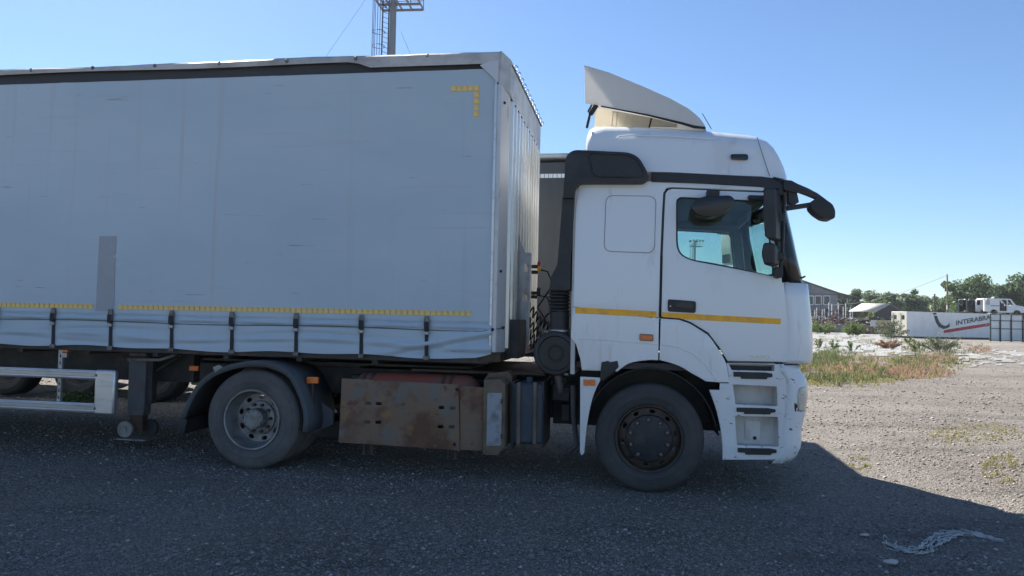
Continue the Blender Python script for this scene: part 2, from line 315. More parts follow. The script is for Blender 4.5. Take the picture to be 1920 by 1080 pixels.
ta = bpy.data.objects['ground'].data.attributes.new('track', 'FLOAT', 'POINT'); ta.data.foreach_set('value', (track(XX, YY) * .75).astype(np.float32).ravel())
bpy.data.objects['ground'].data.polygons.foreach_set('use_smooth', np.ones(len(b0), bool))
def blocked(x, y):                                        # keep scatter out of the tyres
    q = np.zeros(len(x), bool)
    for o, fr, px_ in ((_P1, TR, 0), (_P2, TR, 0)):
        dx = (x - o[0]) * fr.fx[0] + (y - o[1]) * fr.fx[1]; dy = (x - o[0]) * fr.ly[0] + (y - o[1]) * fr.ly[1]; q |= (np.abs(dx) < .2) & (dy > -.02) & (dy < .7)
    return q
def stones(name, n, zlo, zhi, smin, smax, mat, pw=1.5):
    u = rng.random(n); y = (zlo ** -pw + u * (zhi ** -pw - zlo ** -pw)) ** (-1 / pw); x = (rng.random(n) * 1.56 - .78) * y
    keep = ~blocked(x, y) & (vnoise(x * .8, y * .8, 21) * .6 + rng.random(n) * .7 - .5 * track(x, y) > .42); x, y = x[keep], y[keep]; n = len(x)
    s = smin * (smax / smin) ** (rng.random(n) ** 3) * np.clip(y / 6, 1, 2.6); oct_ = np.array([(1, 0, 0), (-.8, .3, 0), (0, 1, .1), (.2, -.9, 0), (0, .1, .62), (.1, 0, -.6)])
    a = rng.random(n) * 6.283; base = oct_[None] * (.65 + .6 * rng.random((n, 6, 1))) * s[:, None, None]
    ca, sa = np.cos(a)[:, None], np.sin(a)[:, None]; v = np.stack([base[..., 0] * ca - base[..., 1] * sa + x[:, None], base[..., 0] * sa + base[..., 1] * ca + y[:, None], base[..., 2] + (gheight(x, y) + s * .12)[:, None]], -1)
    t = np.array([(0, 2, 4), (2, 1, 4), (1, 3, 4), (3, 0, 4), (2, 0, 5), (1, 2, 5), (3, 1, 5), (0, 3, 5)]); tr_ = (t[None] + 6 * np.arange(n)[:, None, None]).reshape(-1, 3)
    return np_mesh(name, v.reshape(-1, 3), tr_, mat)
gravel_m = M('gravel_stone', (.235, .213, .195), .9, island=.65, spots=[(1.2, (.28, .235, .195), .45, .65, 4), ((.4, 1.2, 1), (.11, .095, .08), .55, .7, 5)], coord='Object')
gravel_l = M('pale_gravel_stone', (.38, .365, .345), .9, island=.35)
tag(stones('gravel', 95000, 3.9, 30, .005, .018, gravel_m), 'loose grey gravel strewn over the yard', 'gravel', kind='stuff')
tag(stones('pale_gravel', 6000, 3.9, 34, .005, .02, gravel_l), 'scattered pale chippings among the darker gravel', 'gravel', kind='stuff')

# ------------------------------------------------------------------ wheels (built at x,z of the axle, outer face at y0)
def tyre_prof(r, rb, w):
    p = [(rb, .035), (rb + .018, .014), (rb + .07, .002), (r - .12, .0), (r - .118, -.003), (r - .112, -.003), (r - .11, .0), (r - .085, .0), (r - .075, .004), (r - .06, .003), (r - .058, .008), (r - .045, .008), (r - .022, .024), (r - .012, .034), (r - .002, .046), (r, .06)]
    for k in range(4):
        c = .06 + (w - .12) * (k + .5) / 4
        p += [(r, c - .008), (r - .014, c - .005), (r - .014, c + .005), (r, c + .008)]
    q = [(r, w - .06), (r - .01, w - .036), (r - .045, w - .008), (r - .085, w), (rb + .07, w - .002), (rb, w - .035)]
    return p + q
nut_m = M('worn_wheel_nut', (.2, .16, .13), .5, .5)
def make_wheel(parent, x, z, y0, r, rb, kind, rmat):
    t = MB().lathe(tyre_prof(r, rb, .29), (x, y0, z), 'y', 72, caps=False).build('tyre', rubber if kind == 'front' else rubber_dusty, parent, smooth=40)
    if kind == 'front':
        MB().lathe([(rb + .004, .05), (rb + .014, .018), (rb + .008, .004), (rb - .006, .006), (rb - .012, .03), (rb - .02, .075), (rb - .03, .085), (rb - .03, .2)], (x, y0, z), 'y', 64, caps=False).build('rim_ring', rim_brown, t)
        holes = [ellipse(x + (rb - .053) * math.cos(a), z + (rb - .053) * math.sin(a), .016, .026, 12, a) for a in [2 * PI * k / 10 + .2 for k in range(10)]]
        panel('rim', rim_brown, t, ellipse(x, z, rb - .022, n=48), holes, y=y0 + .07, th=.012, bow=lambda a, b: -.05 * max(0, 1 - math.hypot(a - x, b - z) / (rb - .02)) , bevel=.003, step=.06)
        MB().lathe([(.206, .06), (.206, .022), (.198, .012), (.12, .004), (.0001, .0)], (x, y0 - .0, z), 'y', 48, caps=False).build('hub_cap', hub_dark, t)
        for k in range(10):
            if k == 7: continue
            a = 2 * PI * k / 10 + .35; c = (x + .168 * math.cos(a), y0 - .018, z + .168 * math.sin(a))
            MB().lathe([(.0001, .0), (.012, .002), (.016, .01), (.019, .028)], c, 'y', 12, caps=False).build('wheel_nut', nut_m, t)
            MB().lathe([(.026, .02), (.026, .028), (.019, .03)], c, 'y', 16, caps=False).build('nut_washer', rust_dark, t)
    else:
        MB().lathe([(rb + .004, .05), (rb + .012, .02), (rb + .006, .002), (rb - .008, .004), (rb - .016, .03), (rb - .02, .11), (rb - .04, .16), (rb - .06, .175)], (x, y0, z), 'y', 64, caps=False).build('rim_ring', rmat, t)
        holes = [ellipse(x + .205 * math.cos(a), z + .205 * math.sin(a), .021, .031, 14, a) for a in [2 * PI * k / 9 + .1 for k in range(9)]]
        panel('rim', rmat, t, ellipse(x, z, rb - .045, n=48), holes, y=y0 + .165, th=.014, bevel=.003, step=.06, bow=lambda a, b: .03 * max(0, 1 - math.hypot(a - x, b - z) / .25))
        MB().lathe([(.168, .18), (.165, .15), (.15, .142), (.1, .142), (.1, .04), (.09, .028), (.0001, .024)], (x, y0, z), 'y', 40, caps=False).build('hub', rmat, t)
        for k in range(10):
            a = 2 * PI * k / 10; MB().cyl((x + .134 * math.cos(a), y0 + .112, z + .134 * math.sin(a)), .017, .04, 'y', 6).build('wheel_nut', rim_brown, t, smooth=0)
            MB().cyl((x + .082 * math.cos(a + .3), y0 + .016, z + .082 * math.sin(a + .3)), .009, .02, 'y', 6).build('hub_bolt', steel_old, t, smooth=0)
    return t
def far_wheel(t, parent, dy=0., mirror=None):             # copy of a wheel, shifted or turned to face the other side
    c = copy_tree(t, parent)
    if mirror is None: c.location.y += dy
    else: c.scale.y = -1; c.location.y = mirror
    return c

# ------------------------------------------------------------------ the curtain-sided semi-trailer
tl = TL.empty('semi_trailer'); tag(tl, 'long grey curtain-sided semi-trailer with yellow square markings, coupled to the white cab', 'trailer')
XF, XB, ZT = 2.318, -11.2, 4.03
strap_x = [TL.px(x, 620)[0] for x in (-6, 100, 208, 323, 436, 556, 678, 801)] + [-3.6 - .56 * k for k in range(4)]
def curt(x, z):                                            # curtain relief: creases and bulges between the straps
    y = .009 * math.sin(x * 1.25 + .6 * math.sin(z * 1.4)) * math.sin((z - 1.1) * 1.1) + .0022 * math.sin(x * 11.3 + z * 1.7) + .004 * math.sin(z * 2.3 + x * .4)
    y -= .006 * math.exp(-(((x + 40) % 1.16 - .58) / .035) ** 2) * min(1, max(0, z - 1.6))
    d = min(abs(x - s_) for s_ in strap_x); bulge = 1 - math.exp(-(d / .12) ** 2)
    if z < 1.56:
        k = min(1, (1.56 - z) / .1); y -= k * .012 * bulge * (1 + .5 * math.sin(x * 5.1))
        for zc, w, am in ((1.452, .012, .017), (1.392, .009, .012), (1.3 + .02 * math.sin(x * 3), .02, .009 + .008 * math.sin(x * 2.3)), (1.2 + .03 * math.sin(x * 1.7 + 1), .024, .012)):
            y += am * math.exp(-((z - zc) / w) ** 2) * (.45 + .55 * bulge)
        for zc, w, am in ((1.425, .018, .014), (1.25 + .03 * math.sin(x * 2.1), .03, .016)): y -= am * math.exp(-((z - zc) / w) ** 2) * bulge
    if x > 1.15 and z < 1.45:                              # diagonal pull towards the front corner
        u = (z - 1.13) - (x - 1.35) * .2; y += .02 * math.exp(-(u / .028) ** 2) * min(1, (x - 1.15) / .3); y -= .022 * math.exp(-((u - .06) / .035) ** 2) * min(1, (x - 1.15) / .3)
    u = (x + 1.45) ** 2 / .05 + (z - 2.02) ** 2 / .05      # puckering beside the patch
    y += .012 * math.exp(-u) * math.sin(z * 42 + x * 25); y -= .01 * math.exp(-u * .6)
    for xs_, w in ((-1.86, .006), (.86, .007), (-4.6, .006)): y -= .004 * math.exp(-((x - xs_) / w) ** 2)   # welded seams
    return y
cxs = list(np.arange(XB, -3.6, .2)) + list(np.arange(-3.6, XF - .03, .035)) + [XF - .02]
czs = [0] + list(np.linspace(.02, .5, 44)) + list(np.linspace(.53, 1, 40))
def zbot(x): return 1.128 + .008 * math.sin(x * 2.7) + .008 * math.sin(x * 6.1 + 1) + (.05 * max(0, (x - 2.12) / .2) ** 1.5 if x > 2.12 else 0)
cm = MB(); nz = len(czs)
zz = lambda x, t: zbot(x) + (1.62 - zbot(x)) * t / .5 if t < .5 else 1.62 + (3.868 - 1.62) * (t - .5) / .5
for x in cxs: cm.v += [(x, curt(x, zz(x, t)), zz(x, t)) for t in czs]
cm.f = [(i * nz + j, (i + 1) * nz + j, (i + 1) * nz + j + 1, i * nz + j + 1) for i in range(len(cxs) - 1) for j in range(nz - 1)]
curtain = cm.build('curtain', curtain_m, tl, smooth=60, fix=False)
MB().box(XB, XF - .02, 2.49, 2.5, 1.13, 3.9).build('curtain', curtain_m, tl)
# roof tarp, side rail, recessed dark gap
def roofz(x): return ZT + .008 * math.sin(x * 1.3 + 1) + .003 * math.sin(x * 4.1) + .0015 * math.sin(x * 17)
rx = list(np.arange(XB, XF, .12)) + [XF]; rm_ = MB()
for x in rx:
    lo = 3.968 + .006 * math.sin(x * 2.2) if x < .9 else 3.968 - .055 * min(1, (x - .9) / .1)
    rm_.v += [(x, -.018, lo), (x, -.03 + .006 * math.sin(x * 3.1), roofz(x) - .02), (x, -.012, roofz(x)), (x, .3, roofz(x) + .01), (x, 1.25, roofz(x) + .02), (x, 2.2, roofz(x) + .01), (x, 2.51, roofz(x) - .01), (x, 2.52, 3.96)]
rm_.f = [(i * 8 + k, (i + 1) * 8 + k, (i + 1) * 8 + k + 1, i * 8 + k + 1) for i in range(len(rx) - 1) for k in range(7)]
roof = rm_.build('roof_tarp', rail_m, tl, smooth=30, fix=False)
B('cant_rail', recess_shade, tl, XB, XF - .1, .03, .1, 3.84, 3.99); B('cant_rail', recess_shade, tl, XB, XF - .1, 2.4, 2.47, 3.84, 3.99)  # rails coloured near-black to carry the shade of the recess
for px_ in (62, 177, 293, 414, 540, 669, 803):
    x, z = TL.px(px_, 132 - (px_ - 62) * .036); MB().lathe([(.0001, -.034), (.014, -.034), (.02, -.028), (.02, -.01)], (x, 0, z - .005), 'y', 14, caps=False).build('rail_stud', buckle_m, roof)
# corner posts, front wall with ribs, header
XW = XF + .085
def corner_post(s, name):
    f = (lambda y: y) if s > 0 else (lambda y: 2.5 - y)
    pl = [(XF - .02, -.004), (XF, -.006), (XF + .02, .0), (XW - .01, .1), (XW, .13), (XW - .02, .16), (XF - .02, .1)]
    m = MB(); n = len(pl); z0, z1 = 1.19, 3.72
    m.add([(x, f(y), z0) for x, y in pl] + [(x, f(y), z1) for x, y in pl], [tuple(range(n)), tuple(range(2 * n - 1, n - 1, -1))] + [(i, (i + 1) % n, (i + 1) % n + n, i + n) for i in range(n)])
    return m.build(name, post_m, tl, smooth=40, bevel=.004)
cp = corner_post(1, 'corner_post'); corner_post(-1, 'corner_post')
B('curtain_pole', alu, tl, XF - .045, XF - .018, -.014, .02, 1.2, 3.8)
for zb in (3.55, 1.95): MB().cyl((XF + .045, .03, zb), .013, .02, 'y', 12).build('bolt', gasket, cp)
cap = MB().prism([(XF - .19, 3.9), (XF - .01, 3.97), (XF - .01, 3.73)], -.02, -.008); cap.build('corner_gusset', post_m, tl)
hd = MB(); hp = [(XF - .012, -.012), (XF + .012, -.012), (XW + .004, .1), (XW + .01, .14), (XW + .01, 2.36), (XW + .004, 2.4), (XF + .012, 2.512), (XF - .012, 2.512)]
hz = [(3.70, 3.63), ]
n = len(hp); bz = [3.72, 3.72, 3.64, 3.62, 3.62, 3.64, 3.72, 3.72]; tz = [4.035, 4.035, 3.985, 3.97, 3.97, 3.985, 4.035, 4.035]
hd.add([(x, y, bz[i]) for i, (x, y) in enumerate(hp)] + [(x, y, tz[i]) for i, (x, y) in enumerate(hp)], [tuple(range(n)), tuple(range(2 * n - 1, n - 1, -1))] + [(i, (i + 1) % n, (i + 1) % n + n, i + n) for i in range(n)])
header = hd.build('front_header', rail_m, tl, smooth=25, bevel=.006)
MB().tube([(XW + .018, .12 + 2.26 * k / 20, 3.93 + .004 * (k % 2)) for k in range(21)], .008, 6).build('lashing_rope', wire_m, header)
for k in range(12):
    y = .28 + k * .19; MB().tube([(XW + .02 + .022 * math.cos(a), y, 3.965 + .022 * math.sin(a)) for a in [2 * PI * j / 10 for j in range(10)]], .005, 6, closed=True).build('eyelet', galv, header)
fw = B('front_wall', alu_wall, tl, XW - .05, XW - .02, .12, 2.38, 1.2, 3.66)
for k in range(11):
    y = .24 + k * .205; MB().prism([(XW - .024, 0), (XW + .014, .016), (XW + .014, .07), (XW - .024, .09)], 0, 1)
    m = MB(); q = [(XW - .022, y), (XW + .012, y + .014), (XW + .012, y + .072), (XW - .022, y + .09)]
    m.add([(a, b, 1.22) for a, b in q] + [(a, b, 3.63) for a, b in q], [(3, 2, 1, 0), (4, 5, 6, 7), (0, 1, 5, 4), (1, 2, 6, 5), (2, 3, 7, 6), (3, 0, 4, 7)]); m.build('wall_rib', alu_wall, fw, bevel=.003)
# amber squares along the curtain
sq = MB().box(-.0245, .0245, -.0015, .0015, -.0235, .0235).mesh('reflector')
def square(x, z, s_=1.):
    o = link('reflector', sq, tape_sq, curtain, smooth=0); o.location = (x, min(curt(x + d, z + e) for d in (-.024, 0, .024) for e in (-.023, 0, .023)) - .003, z); o.scale = (s_, 1, s_); o.rotation_euler = (0, (random.random() - .5) * .04, 0)
pa = TL.px(177, 575)[0]; pb = TL.px(218, 575)[0]; x = TL.px(884, 586)[0] - .024
while x > -3.7:
    if not (pa - .02 < x < pb + .02): square(x, 1.547 + (x - 2.1) * .0025)
    x -= .0565
cx, cz = TL.px(894, 165)
for k in range(5): square(cx - k * .0565, cz, 1.05)
for k in range(1, 5): square(cx, cz - k * .062, 1.05)
po = TL.pts([(188, 443), (221, 443), (214, 584), (180, 583)])
panel('repair_patch', patch_m, curtain, rnd(po, .008), y=-.004, th=.002, bevel=0, step=.03, bow=lambda a, b: curt(a, b))
# straps
def strap(x):
    yb = curt(x, 1.3) - .012
    s_ = MB().prism([(x - .02, 1.49), (x + .02, 1.49), (x + .016, 1.3), (x + .022, 1.13), (x - .016, 1.13), (x - .018, 1.3)], yb, yb + .006).build('strap', strap_m, tl)
    MB().prism([(x - .027, 1.47), (x - .02, 1.515), (x + .02, 1.515), (x + .027, 1.47), (x + .025, 1.395), (x - .025, 1.395)], yb - .02, yb - .003).build('buckle', buckle_m, s_, bevel=.004)
    MB().box(x - .022, x + .022, yb - .034, yb - .018, 1.375, 1.46).build('buckle_lever', strap_m, s_, bevel=.006)
    MB().box(x - .024, x + .024, yb - .03, yb - .006, 1.335, 1.37).build('buckle_roller', galv, s_, bevel=.008)
    MB().box(x - .026, x + .03, yb - .012, yb + .03, 1.1, 1.14).build('strap_hook', buckle_m, s_, bevel=.005)
for x in strap_x: strap(x)
MB().tube([(x, min(curt(x, 1.388), 0) - .006 - .004 * math.sin(x * 3) ** 2, 1.388 + .008 * math.sin(x * 2.3)) for x in np.arange(-6, XF - .05, .09)] + [(XF - .02, -.014, 1.4), (XF + .03, .012, 1.41), (XF + .085, .11, 1.42)], .0045, 6).build('customs_cord', wire_m, tl)
for q in ((XF - .012, -.014, 1.402), (XF + .07, .08, 1.42)): MB().lathe([(.0001, -.012), (.014, -.01), (.016, 0), (.012, .006)], q, 'y', 12, caps=False).build('cord_eyelet', gasket, tl)
# floor and chassis
B('floor', dark_metal, tl, XB, XF - .02, .05, 2.45, 1.15, 1.22)
B('side_raves', dark_metal, tl, XB, XF - .05, .045, .1, 1.08, 1.2)
for y in (.78, 1.6):
    B('chassis_beam', dark_metal, tl, XB, -1.2, y, y + .12, .72, 1.14); B('chassis_beam', dark_metal, tl, -1.19, XF - .25, y, y + .12, 1.02, 1.145)
for k in range(16): B('cross_member', dark_metal, tl, -10.6 + k * .78, -10.54 + k * .78, .1, 2.4, 1.04, 1.14)
B('coupling_plate', dark_metal, tl, -.9, XF - .3, .45, 2.05, .995, 1.018)
B('front_sill', rust_dark, tl, XF - .16, XF + .06, .03, 2.4, 1.1, 1.185)
g0 = TL.px(180, 697, .02)[0]; g1 = TL.px(218, 697, .02)[0]
sg = B('side_guard_post', alu, tl, g0, g1, .0, .07, .44, .895, bevel=.02)
for z0, z1 in ((.79, .885), (.452, .55)):
    MB().prism([(0, 0), (1, 0), (1, 1), (0, 1)], 0, 1); m = MB()
    prof = [(.012, z0), (.006, z0 + .012), (.018, z0 + .018), (.018, z0 + .03), (.008, z0 + .036), (.006, z1 - .03), (.016, z1 - .024), (.016, z1 - .016), (.006, z1 - .01), (.01, z1), (.05, z1), (.05, z0)]
    n = len(prof); m.add([(-7.5, y, z) for y, z in prof] + [(g0 + .002, y, z) for y, z in prof], [tuple(range(n)), tuple(range(2 * n - 1, n - 1, -1))] + [(i, (i + 1) % n, (i + 1) % n + n, i + n) for i in range(n)]); m.build('side_guard_rail', alu, tl, smooth=20)
    MB().cyl((g0 + .02, -.006, (z0 + z1) / 2), .013, .01, 'y', 10).build('rivet', buckle_m, sg)
sx = TL.px(113, 680, .06)[0]
panel('guard_hanger', galv, tl, [(sx - .02, .5), (sx + .02, .5), (sx + .025, 1.1), (sx - .025, 1.1)], [rnd([(sx - .007, z), (sx + .007, z), (sx + .007, z + .03), (sx - .007, z + .03)], .004, 2) for z in np.arange(.57, 1.06, .072)], y=.058, th=.03, bevel=.002)
lx = TL.px(122, 661, .06)[0]; ml = B('marker_lamp', orange, tl, lx - .03, lx + .035, .05, .09, 1.055, 1.085); B('lamp_bracket', galv, ml, lx - .03, lx + .02, .06, .09, 1.0, 1.05)
lx = TL.px(363, 692, .3)[0]; B('marker_lamp', orange, tl, lx - .055, lx + .05, .3, .33, .89, .945, bevel=.008)
def landing_leg(y):
    a = TL.px(241, 680, .5)[0]; b = TL.px(274, 680, .5)[0]
    l = MB().prism([(a, 1.05), (b, 1.05), (b - .005, .42), (b - .015, .37), (a + .015, .37), (a + .005, .42)], y, y + .13).build('landing_leg', M('leg_paint', (.16, .165, .18), .6, spots=[((6, 6, 3), (.1, .085, .07), .45, .75, 8)]), tl, bevel=.01)
    B('leg_flange', rust_dark, l, a - .05, b + .05, y - .03, y + .2, .985, 1.01); B('leg_rail', dark_metal, l, b - .004, b + .06, y + .03, y + .12, .5, .98)
    MB().box(a + .03, b - .03, y + .02, y + .11, .2, .4).build('inner_leg', rust_dark, l)
    MB().lathe([(.0001, -.016), (.03, -.016), (.032, -.008), (.085, -.008), (.092, .0), (.092, .03), (.085, .036)], (a + .02, y - .04, .225), 'y', 28, caps=False).build('foot_wheel', steel_old, l)
    MB().lathe([(.085, 0), (.092, .01), (.092, .04), (.085, .05)], (b - .02, y + .13, .225), 'y', 24).build('foot_wheel', dark_metal, l)
    B('foot_plate', steel_old, l, a - .07, b + .07, y - .06, y + .2, .11, .128)
    MB().tube([(b + .05, y + .1, .85), (b + .35, y + .3, 1.08)], .018, 8).build('leg_brace', dark_metal, l)
landing_leg(.5); landing_leg(1.85)
MB().tube([(TL.px(240, 675, .2)[0], .2, .99), (TL.px(300, 671, .2)[0], .2, 1.0), (TL.px(330, 664, .2)[0], .2, 1.06)], .016, 8).build('crank_handle', steel_old, tl)
# connectors on the front wall
bx = XW + .0; by = .86
panel('service_bracket', galv, tl, rnd([(XW - .005, 1.3), (XW + .03, 1.2), (XW + .125, 1.2), (XW + .135, 2.2), (XW + .07, 2.2), (XW + .05, 2.25), (XW + .015, 2.32), (XW - .005, 2.4)], .01, 2),
      [rnd([(XW + .06, 2.0), (XW + .1, 2.0), (XW + .1, 2.04), (XW + .08, 2.09), (XW + .06, 2.05)], .012, 2), rnd([(XW + .055, 1.69), (XW + .1, 1.69), (XW + .1, 1.76), (XW + .055, 1.76)], .015, 2)] + [ellipse(XW + .03 + .03 * k, 1.3, .008, n=8) for k in range(3)], y=by, th=.012, bevel=.002)
for z, c in ((2.06, red_l), (2.0, tape_y), (1.78, black), (1.74, black)):
    o = MB().box(XW + .13, XW + .2, by + .05, by + .1, z - .018, z + .018).build('air_coupling', black, tl, bevel=.006); MB().lathe([(.0001, .05), (.018, .045), (.022, .02), (.015, 0)], (XW + .21, by + .06, z + .01), 'z', 12, caps=False).build('coupling_knob', c, o)
def coil(p, q, r, turns, sag, rt=.011):
    n = turns * 14; p = Vector(p); q = Vector(q); t = (q - p).normalized(); a = t.cross(Vector((0, 1, 0))).normalized(); b = t.cross(a)
    return [p.lerp(q, k / n) + Vector((0, 0, -sag * math.sin(PI * k / n))) + (a * math.cos(2 * PI * turns * k / n) + b * math.sin(2 * PI * turns * k / n)) * r for k in range(n + 1)]
for k, (z, dz) in enumerate(((1.74, 1.52), (1.58, 1.36), (1.45, 1.25), (1.34, 1.16))):
    MB().tube(coil((XW + .1, by + .12 + .06 * k, z - .1), (XW + .52, by + .2 + .05 * k, dz), .045, 11, .14), .0095, 6).build('coiled_hose', black, tl)
for z, e in ((2.03, 1.68), (1.76, 1.45)):
    MB().tube([(XW + .2, by + .08, z), (XW + .3, by + .06, z - .02), (XW + .36, by + .04, z - .16), (XW + .3, by + .05, e + .1), (XW + .2, by + .08, e - .05), (XW + .3, by + .1, e - .2)], .01, 6).build('air_hose', black, tl)
B('lower_bracket', dark_metal, tl, XW - .04, XW + .1, .35, .8, 1.12, 1.5)

# ------------------------------------------------------------------ the tractor unit
tr = TR.empty('tractor_unit'); tag(tr, 'white tractor unit with black air snorkel, roof deflector and rusty side plate', 'truck')
T = lambda x, y, o=-.03: TR.px(x, y, o)
TP = lambda l, o=-.03: TR.pts(l, o)
def bow(x, z): return .034 * max(0, z - 1.75) ** 1.6 + .25 * max(0, x - .95) ** 2
YW = 2.44                                                  # far side = YW - y
def side(name, mat, outer, holes=(), y=-.03, th=.04, parent=None, both=True, **k):
    o = panel(name, mat, parent or tr, outer, holes, y, th, bow, **k)
    if both: panel(name, mat, parent or tr, outer, holes, y, th, bow, mirror=YW, **k)
    return o
def cr(P, n=5):
    out = []
    for i in range(len(P) - 1):
        p0, p1, p2, p3 = (np.array(P[max(i - 1, 0)], float), np.array(P[i], float), np.array(P[i + 1], float), np.array(P[min(i + 2, len(P) - 1)], float))
        for k in range(n):
            t = k / n; out.append(tuple(.5 * (2 * p1 + (p2 - p0) * t + (2 * p0 - 5 * p1 + 4 * p2 - p3) * t * t + (3 * p1 - p0 - 3 * p2 + p3) * t ** 3)))
    return out + [tuple(P[-1])]
arch = [(1157, 697), (1180, 681), (1215, 675), (1235, 675.6)]
side('side_panel', white, TP([(1085, 343), (1150, 341), (1230, 338), (1440, 350), (1440, 357), (1345, 353), (1262, 349.5), (1250, 351), (1244, 360), (1241.5, 400), (1238, 480), (1235.5, 595), (1075, 575), (1079, 400)]), bevel=.006)
q = TP([(1143, 366), (1222, 367), (1230, 375), (1227, 465), (1219, 474), (1140, 471), (1133, 463), (1136, 374)])
side('locker_recess', white, rnd(q, .03), y=-.034, th=.004, both=False, bevel=.0035)
q2 = rnd(q, .03); MB().tube([(x, -.0345 + bow(x, z), z) for x, z in q2], .0032, 5, closed=True).build('locker_seam', M('panel_joint_grey', (.3, .3, .31), .7), tr)  # raised grey line along the locker's panel joint
side('rear_skirt', white, TP([(1075, 577.5), (1235.5, 597.5), (1234, 675)] + cr(arch)[::-1][1:] + [(1140, 690), (1128, 678), (1126, 695), (1091, 694), (1088, 672), (1080, 645), (1070, 632)]), bevel=.006)
fend_top = [(1239, 597), (1273, 599), (1294, 607), (1325, 626), (1345, 652), (1360, 678), (1365, 700), (1367, 717)]
side('front_fender', white, TP(cr(fend_top) + cr([(1349, 717), (1323, 715), (1297, 700), (1262, 682), (1236.5, 675)])[0:1] + cr([(1323, 715), (1311, 707.5), (1297, 700), (1280, 689.5), (1262, 682), (1236.5, 675)])), bevel=.007)
def fl(off): return [(x + .0, y + off) for x, y in [(1092, 634.5), (1236, 645.5)]]
# style line pressed into skirt and fender
MB().tube([(x, -.031 + bow(x, z), z) for x, z in TP([(1084, 635), (1150, 639), (1234, 646)])], .005, 6).build('swage_line', white, tr)
MB().tube([(x, -.031 + bow(x, z), z) for x, z in TP([(1239, 646), (1270, 651), (1297, 662), (1322, 683), (1340, 708), (1345, 716)])], .005, 6).build('swage_line', white, tr)
door_out = TP([(1253, 355), (1262, 352.5), (1345, 356), (1440, 360), (1459, 362), (1468, 400), (1475, 468), (1480.5, 525), (1480, 600), (1476.5, 679), (1364, 676.5), (1349, 651), (1328, 624), (1296, 604.5), (1275, 596.5), (1240, 593.5), (1242.5, 480), (1246, 400), (1248, 362)])
win = rnd(TP([(1268, 368), (1437, 376), (1453, 519), (1365, 501), (1288, 487), (1268, 470)]), [.06, .06, .05, .2, .12, .1])
door = side('door', white, door_out, [win], bevel=.007, both=False); fdoor = panel('door', white, tr, door_out, [win], -.03, .04, bow, bevel=.007, mirror=YW)
def inset(poly, d):
    c = np.mean(poly, 0); return [tuple(np.array(p) + (c - np.array(p)) / np.linalg.norm(c - np.array(p)) * d) for p in poly]
for par, mir in ((door, None), (fdoor, YW)):
    panel('window_seal', gasket, par, win, [inset(win, .014)], -.022, .014, bow, bevel=0, mirror=mir); panel('window_pane', glass_s, par, inset(win, .008), (), -.012, .004, bow, bevel=0, mirror=mir)
panel('door_lining', inside, fdoor, rnd(TP([(1250, 356), (1459, 362), (1480, 525), (1480, 600), (1240, 590)]), .05), [inset(win, -.012)], .012, .02, bow, bevel=0, mirror=YW)
side('side_lining', inside, TP([(1086, 346), (1249, 352), (1237, 590), (1076, 570)]), y=.014, th=.02, bevel=0)
side('reflective_strip', tape_y, TP([(1078.5, 576), (1231, 584), (1231, 595), (1078.5, 587)]), y=-.034, th=.003, both=False, bevel=0)
side('reflective_strip', tape_y, TP([(1241, 585.5), (1464, 597.5), (1464, 608), (1241, 596.5)]), y=-.0335, th=.003, both=False, bevel=0, parent=door)
hb = TP([(1252, 561), (1305, 565), (1304, 587), (1252, 584)]); side('door_handle', black, rnd(hb, .02), y=-.045, th=.03, both=False, bevel=.008, parent=door)
hh = TP([(1266, 566), (1299, 568), (1299, 579), (1266, 577)]); side('handle_grip', black_gl, rnd(hh, .012), y=-.056, th=.02, both=False, bevel=.006, parent=door)
lk = T(1257, 574); MB().cyl((lk[0], -.05, lk[1]), .006, .01, 'y', 10).build('door_lock', silver, door)
for a, b in (((1241, 480), (1236.5, 592)),):
    side('door_gap_seal', gasket, TP([(a[0] - 1.6, a[1]), (a[0] + 1.4, a[1]), (b[0] + 1.5, b[1]), (b[0] - 1.5, b[1])]), y=-.0335, th=.01, both=False, bevel=0)
MB().tube([(x, -.03 + bow(x, z), z) for x, z in TP([(1238, 595.5), (1274, 598), (1295, 605.5), (1326, 625)])], .008, 6).build('door_gap_seal', gasket, tr)
tm = text_mesh('5490', .05); bb = T(1405, 672); te = link('model_lettering', tm, silver, door, smooth=0); te.rotation_euler = (PI / 2, -.02, 0); te.location = (bb[0], -.034, bb[1]); te.scale = (1.7, .8, .25)
mk = TP([(1199, 625.5), (1225, 627), (1225, 640), (1199, 638.5)]); sm_ = side('side_marker', M('marker_bezel', (.3, .16, .1), .4), rnd(mk, .01), y=-.042, th=.02, both=False, bevel=.004)
mk = TP([(1201, 629), (1223, 630), (1223, 638), (1201, 637)]); side('marker_lens', orange, rnd(mk, .008), y=-.047, th=.01, both=False, bevel=.003, parent=sm_)
rs = side('rear_fender_strip', white_scuff, TP([(1088, 706.5)] + cr([(1128, 708.5), (1117, 730), (1108, 757), (1100, 800), (1095, 850)]) + [(1090, 854), (1087.5, 848)]), both=False, bevel=.004)
for k in range(2): side('strip_marker', orange, rnd(TP([(1094 + 12 * k, 711), (1104.5 + 12 * k, 711.5), (1104.5 + 12 * k, 723), (1094 + 12 * k, 722.5)]), .006), y=-.045, th=.018, both=False, bevel=.003, parent=rs)
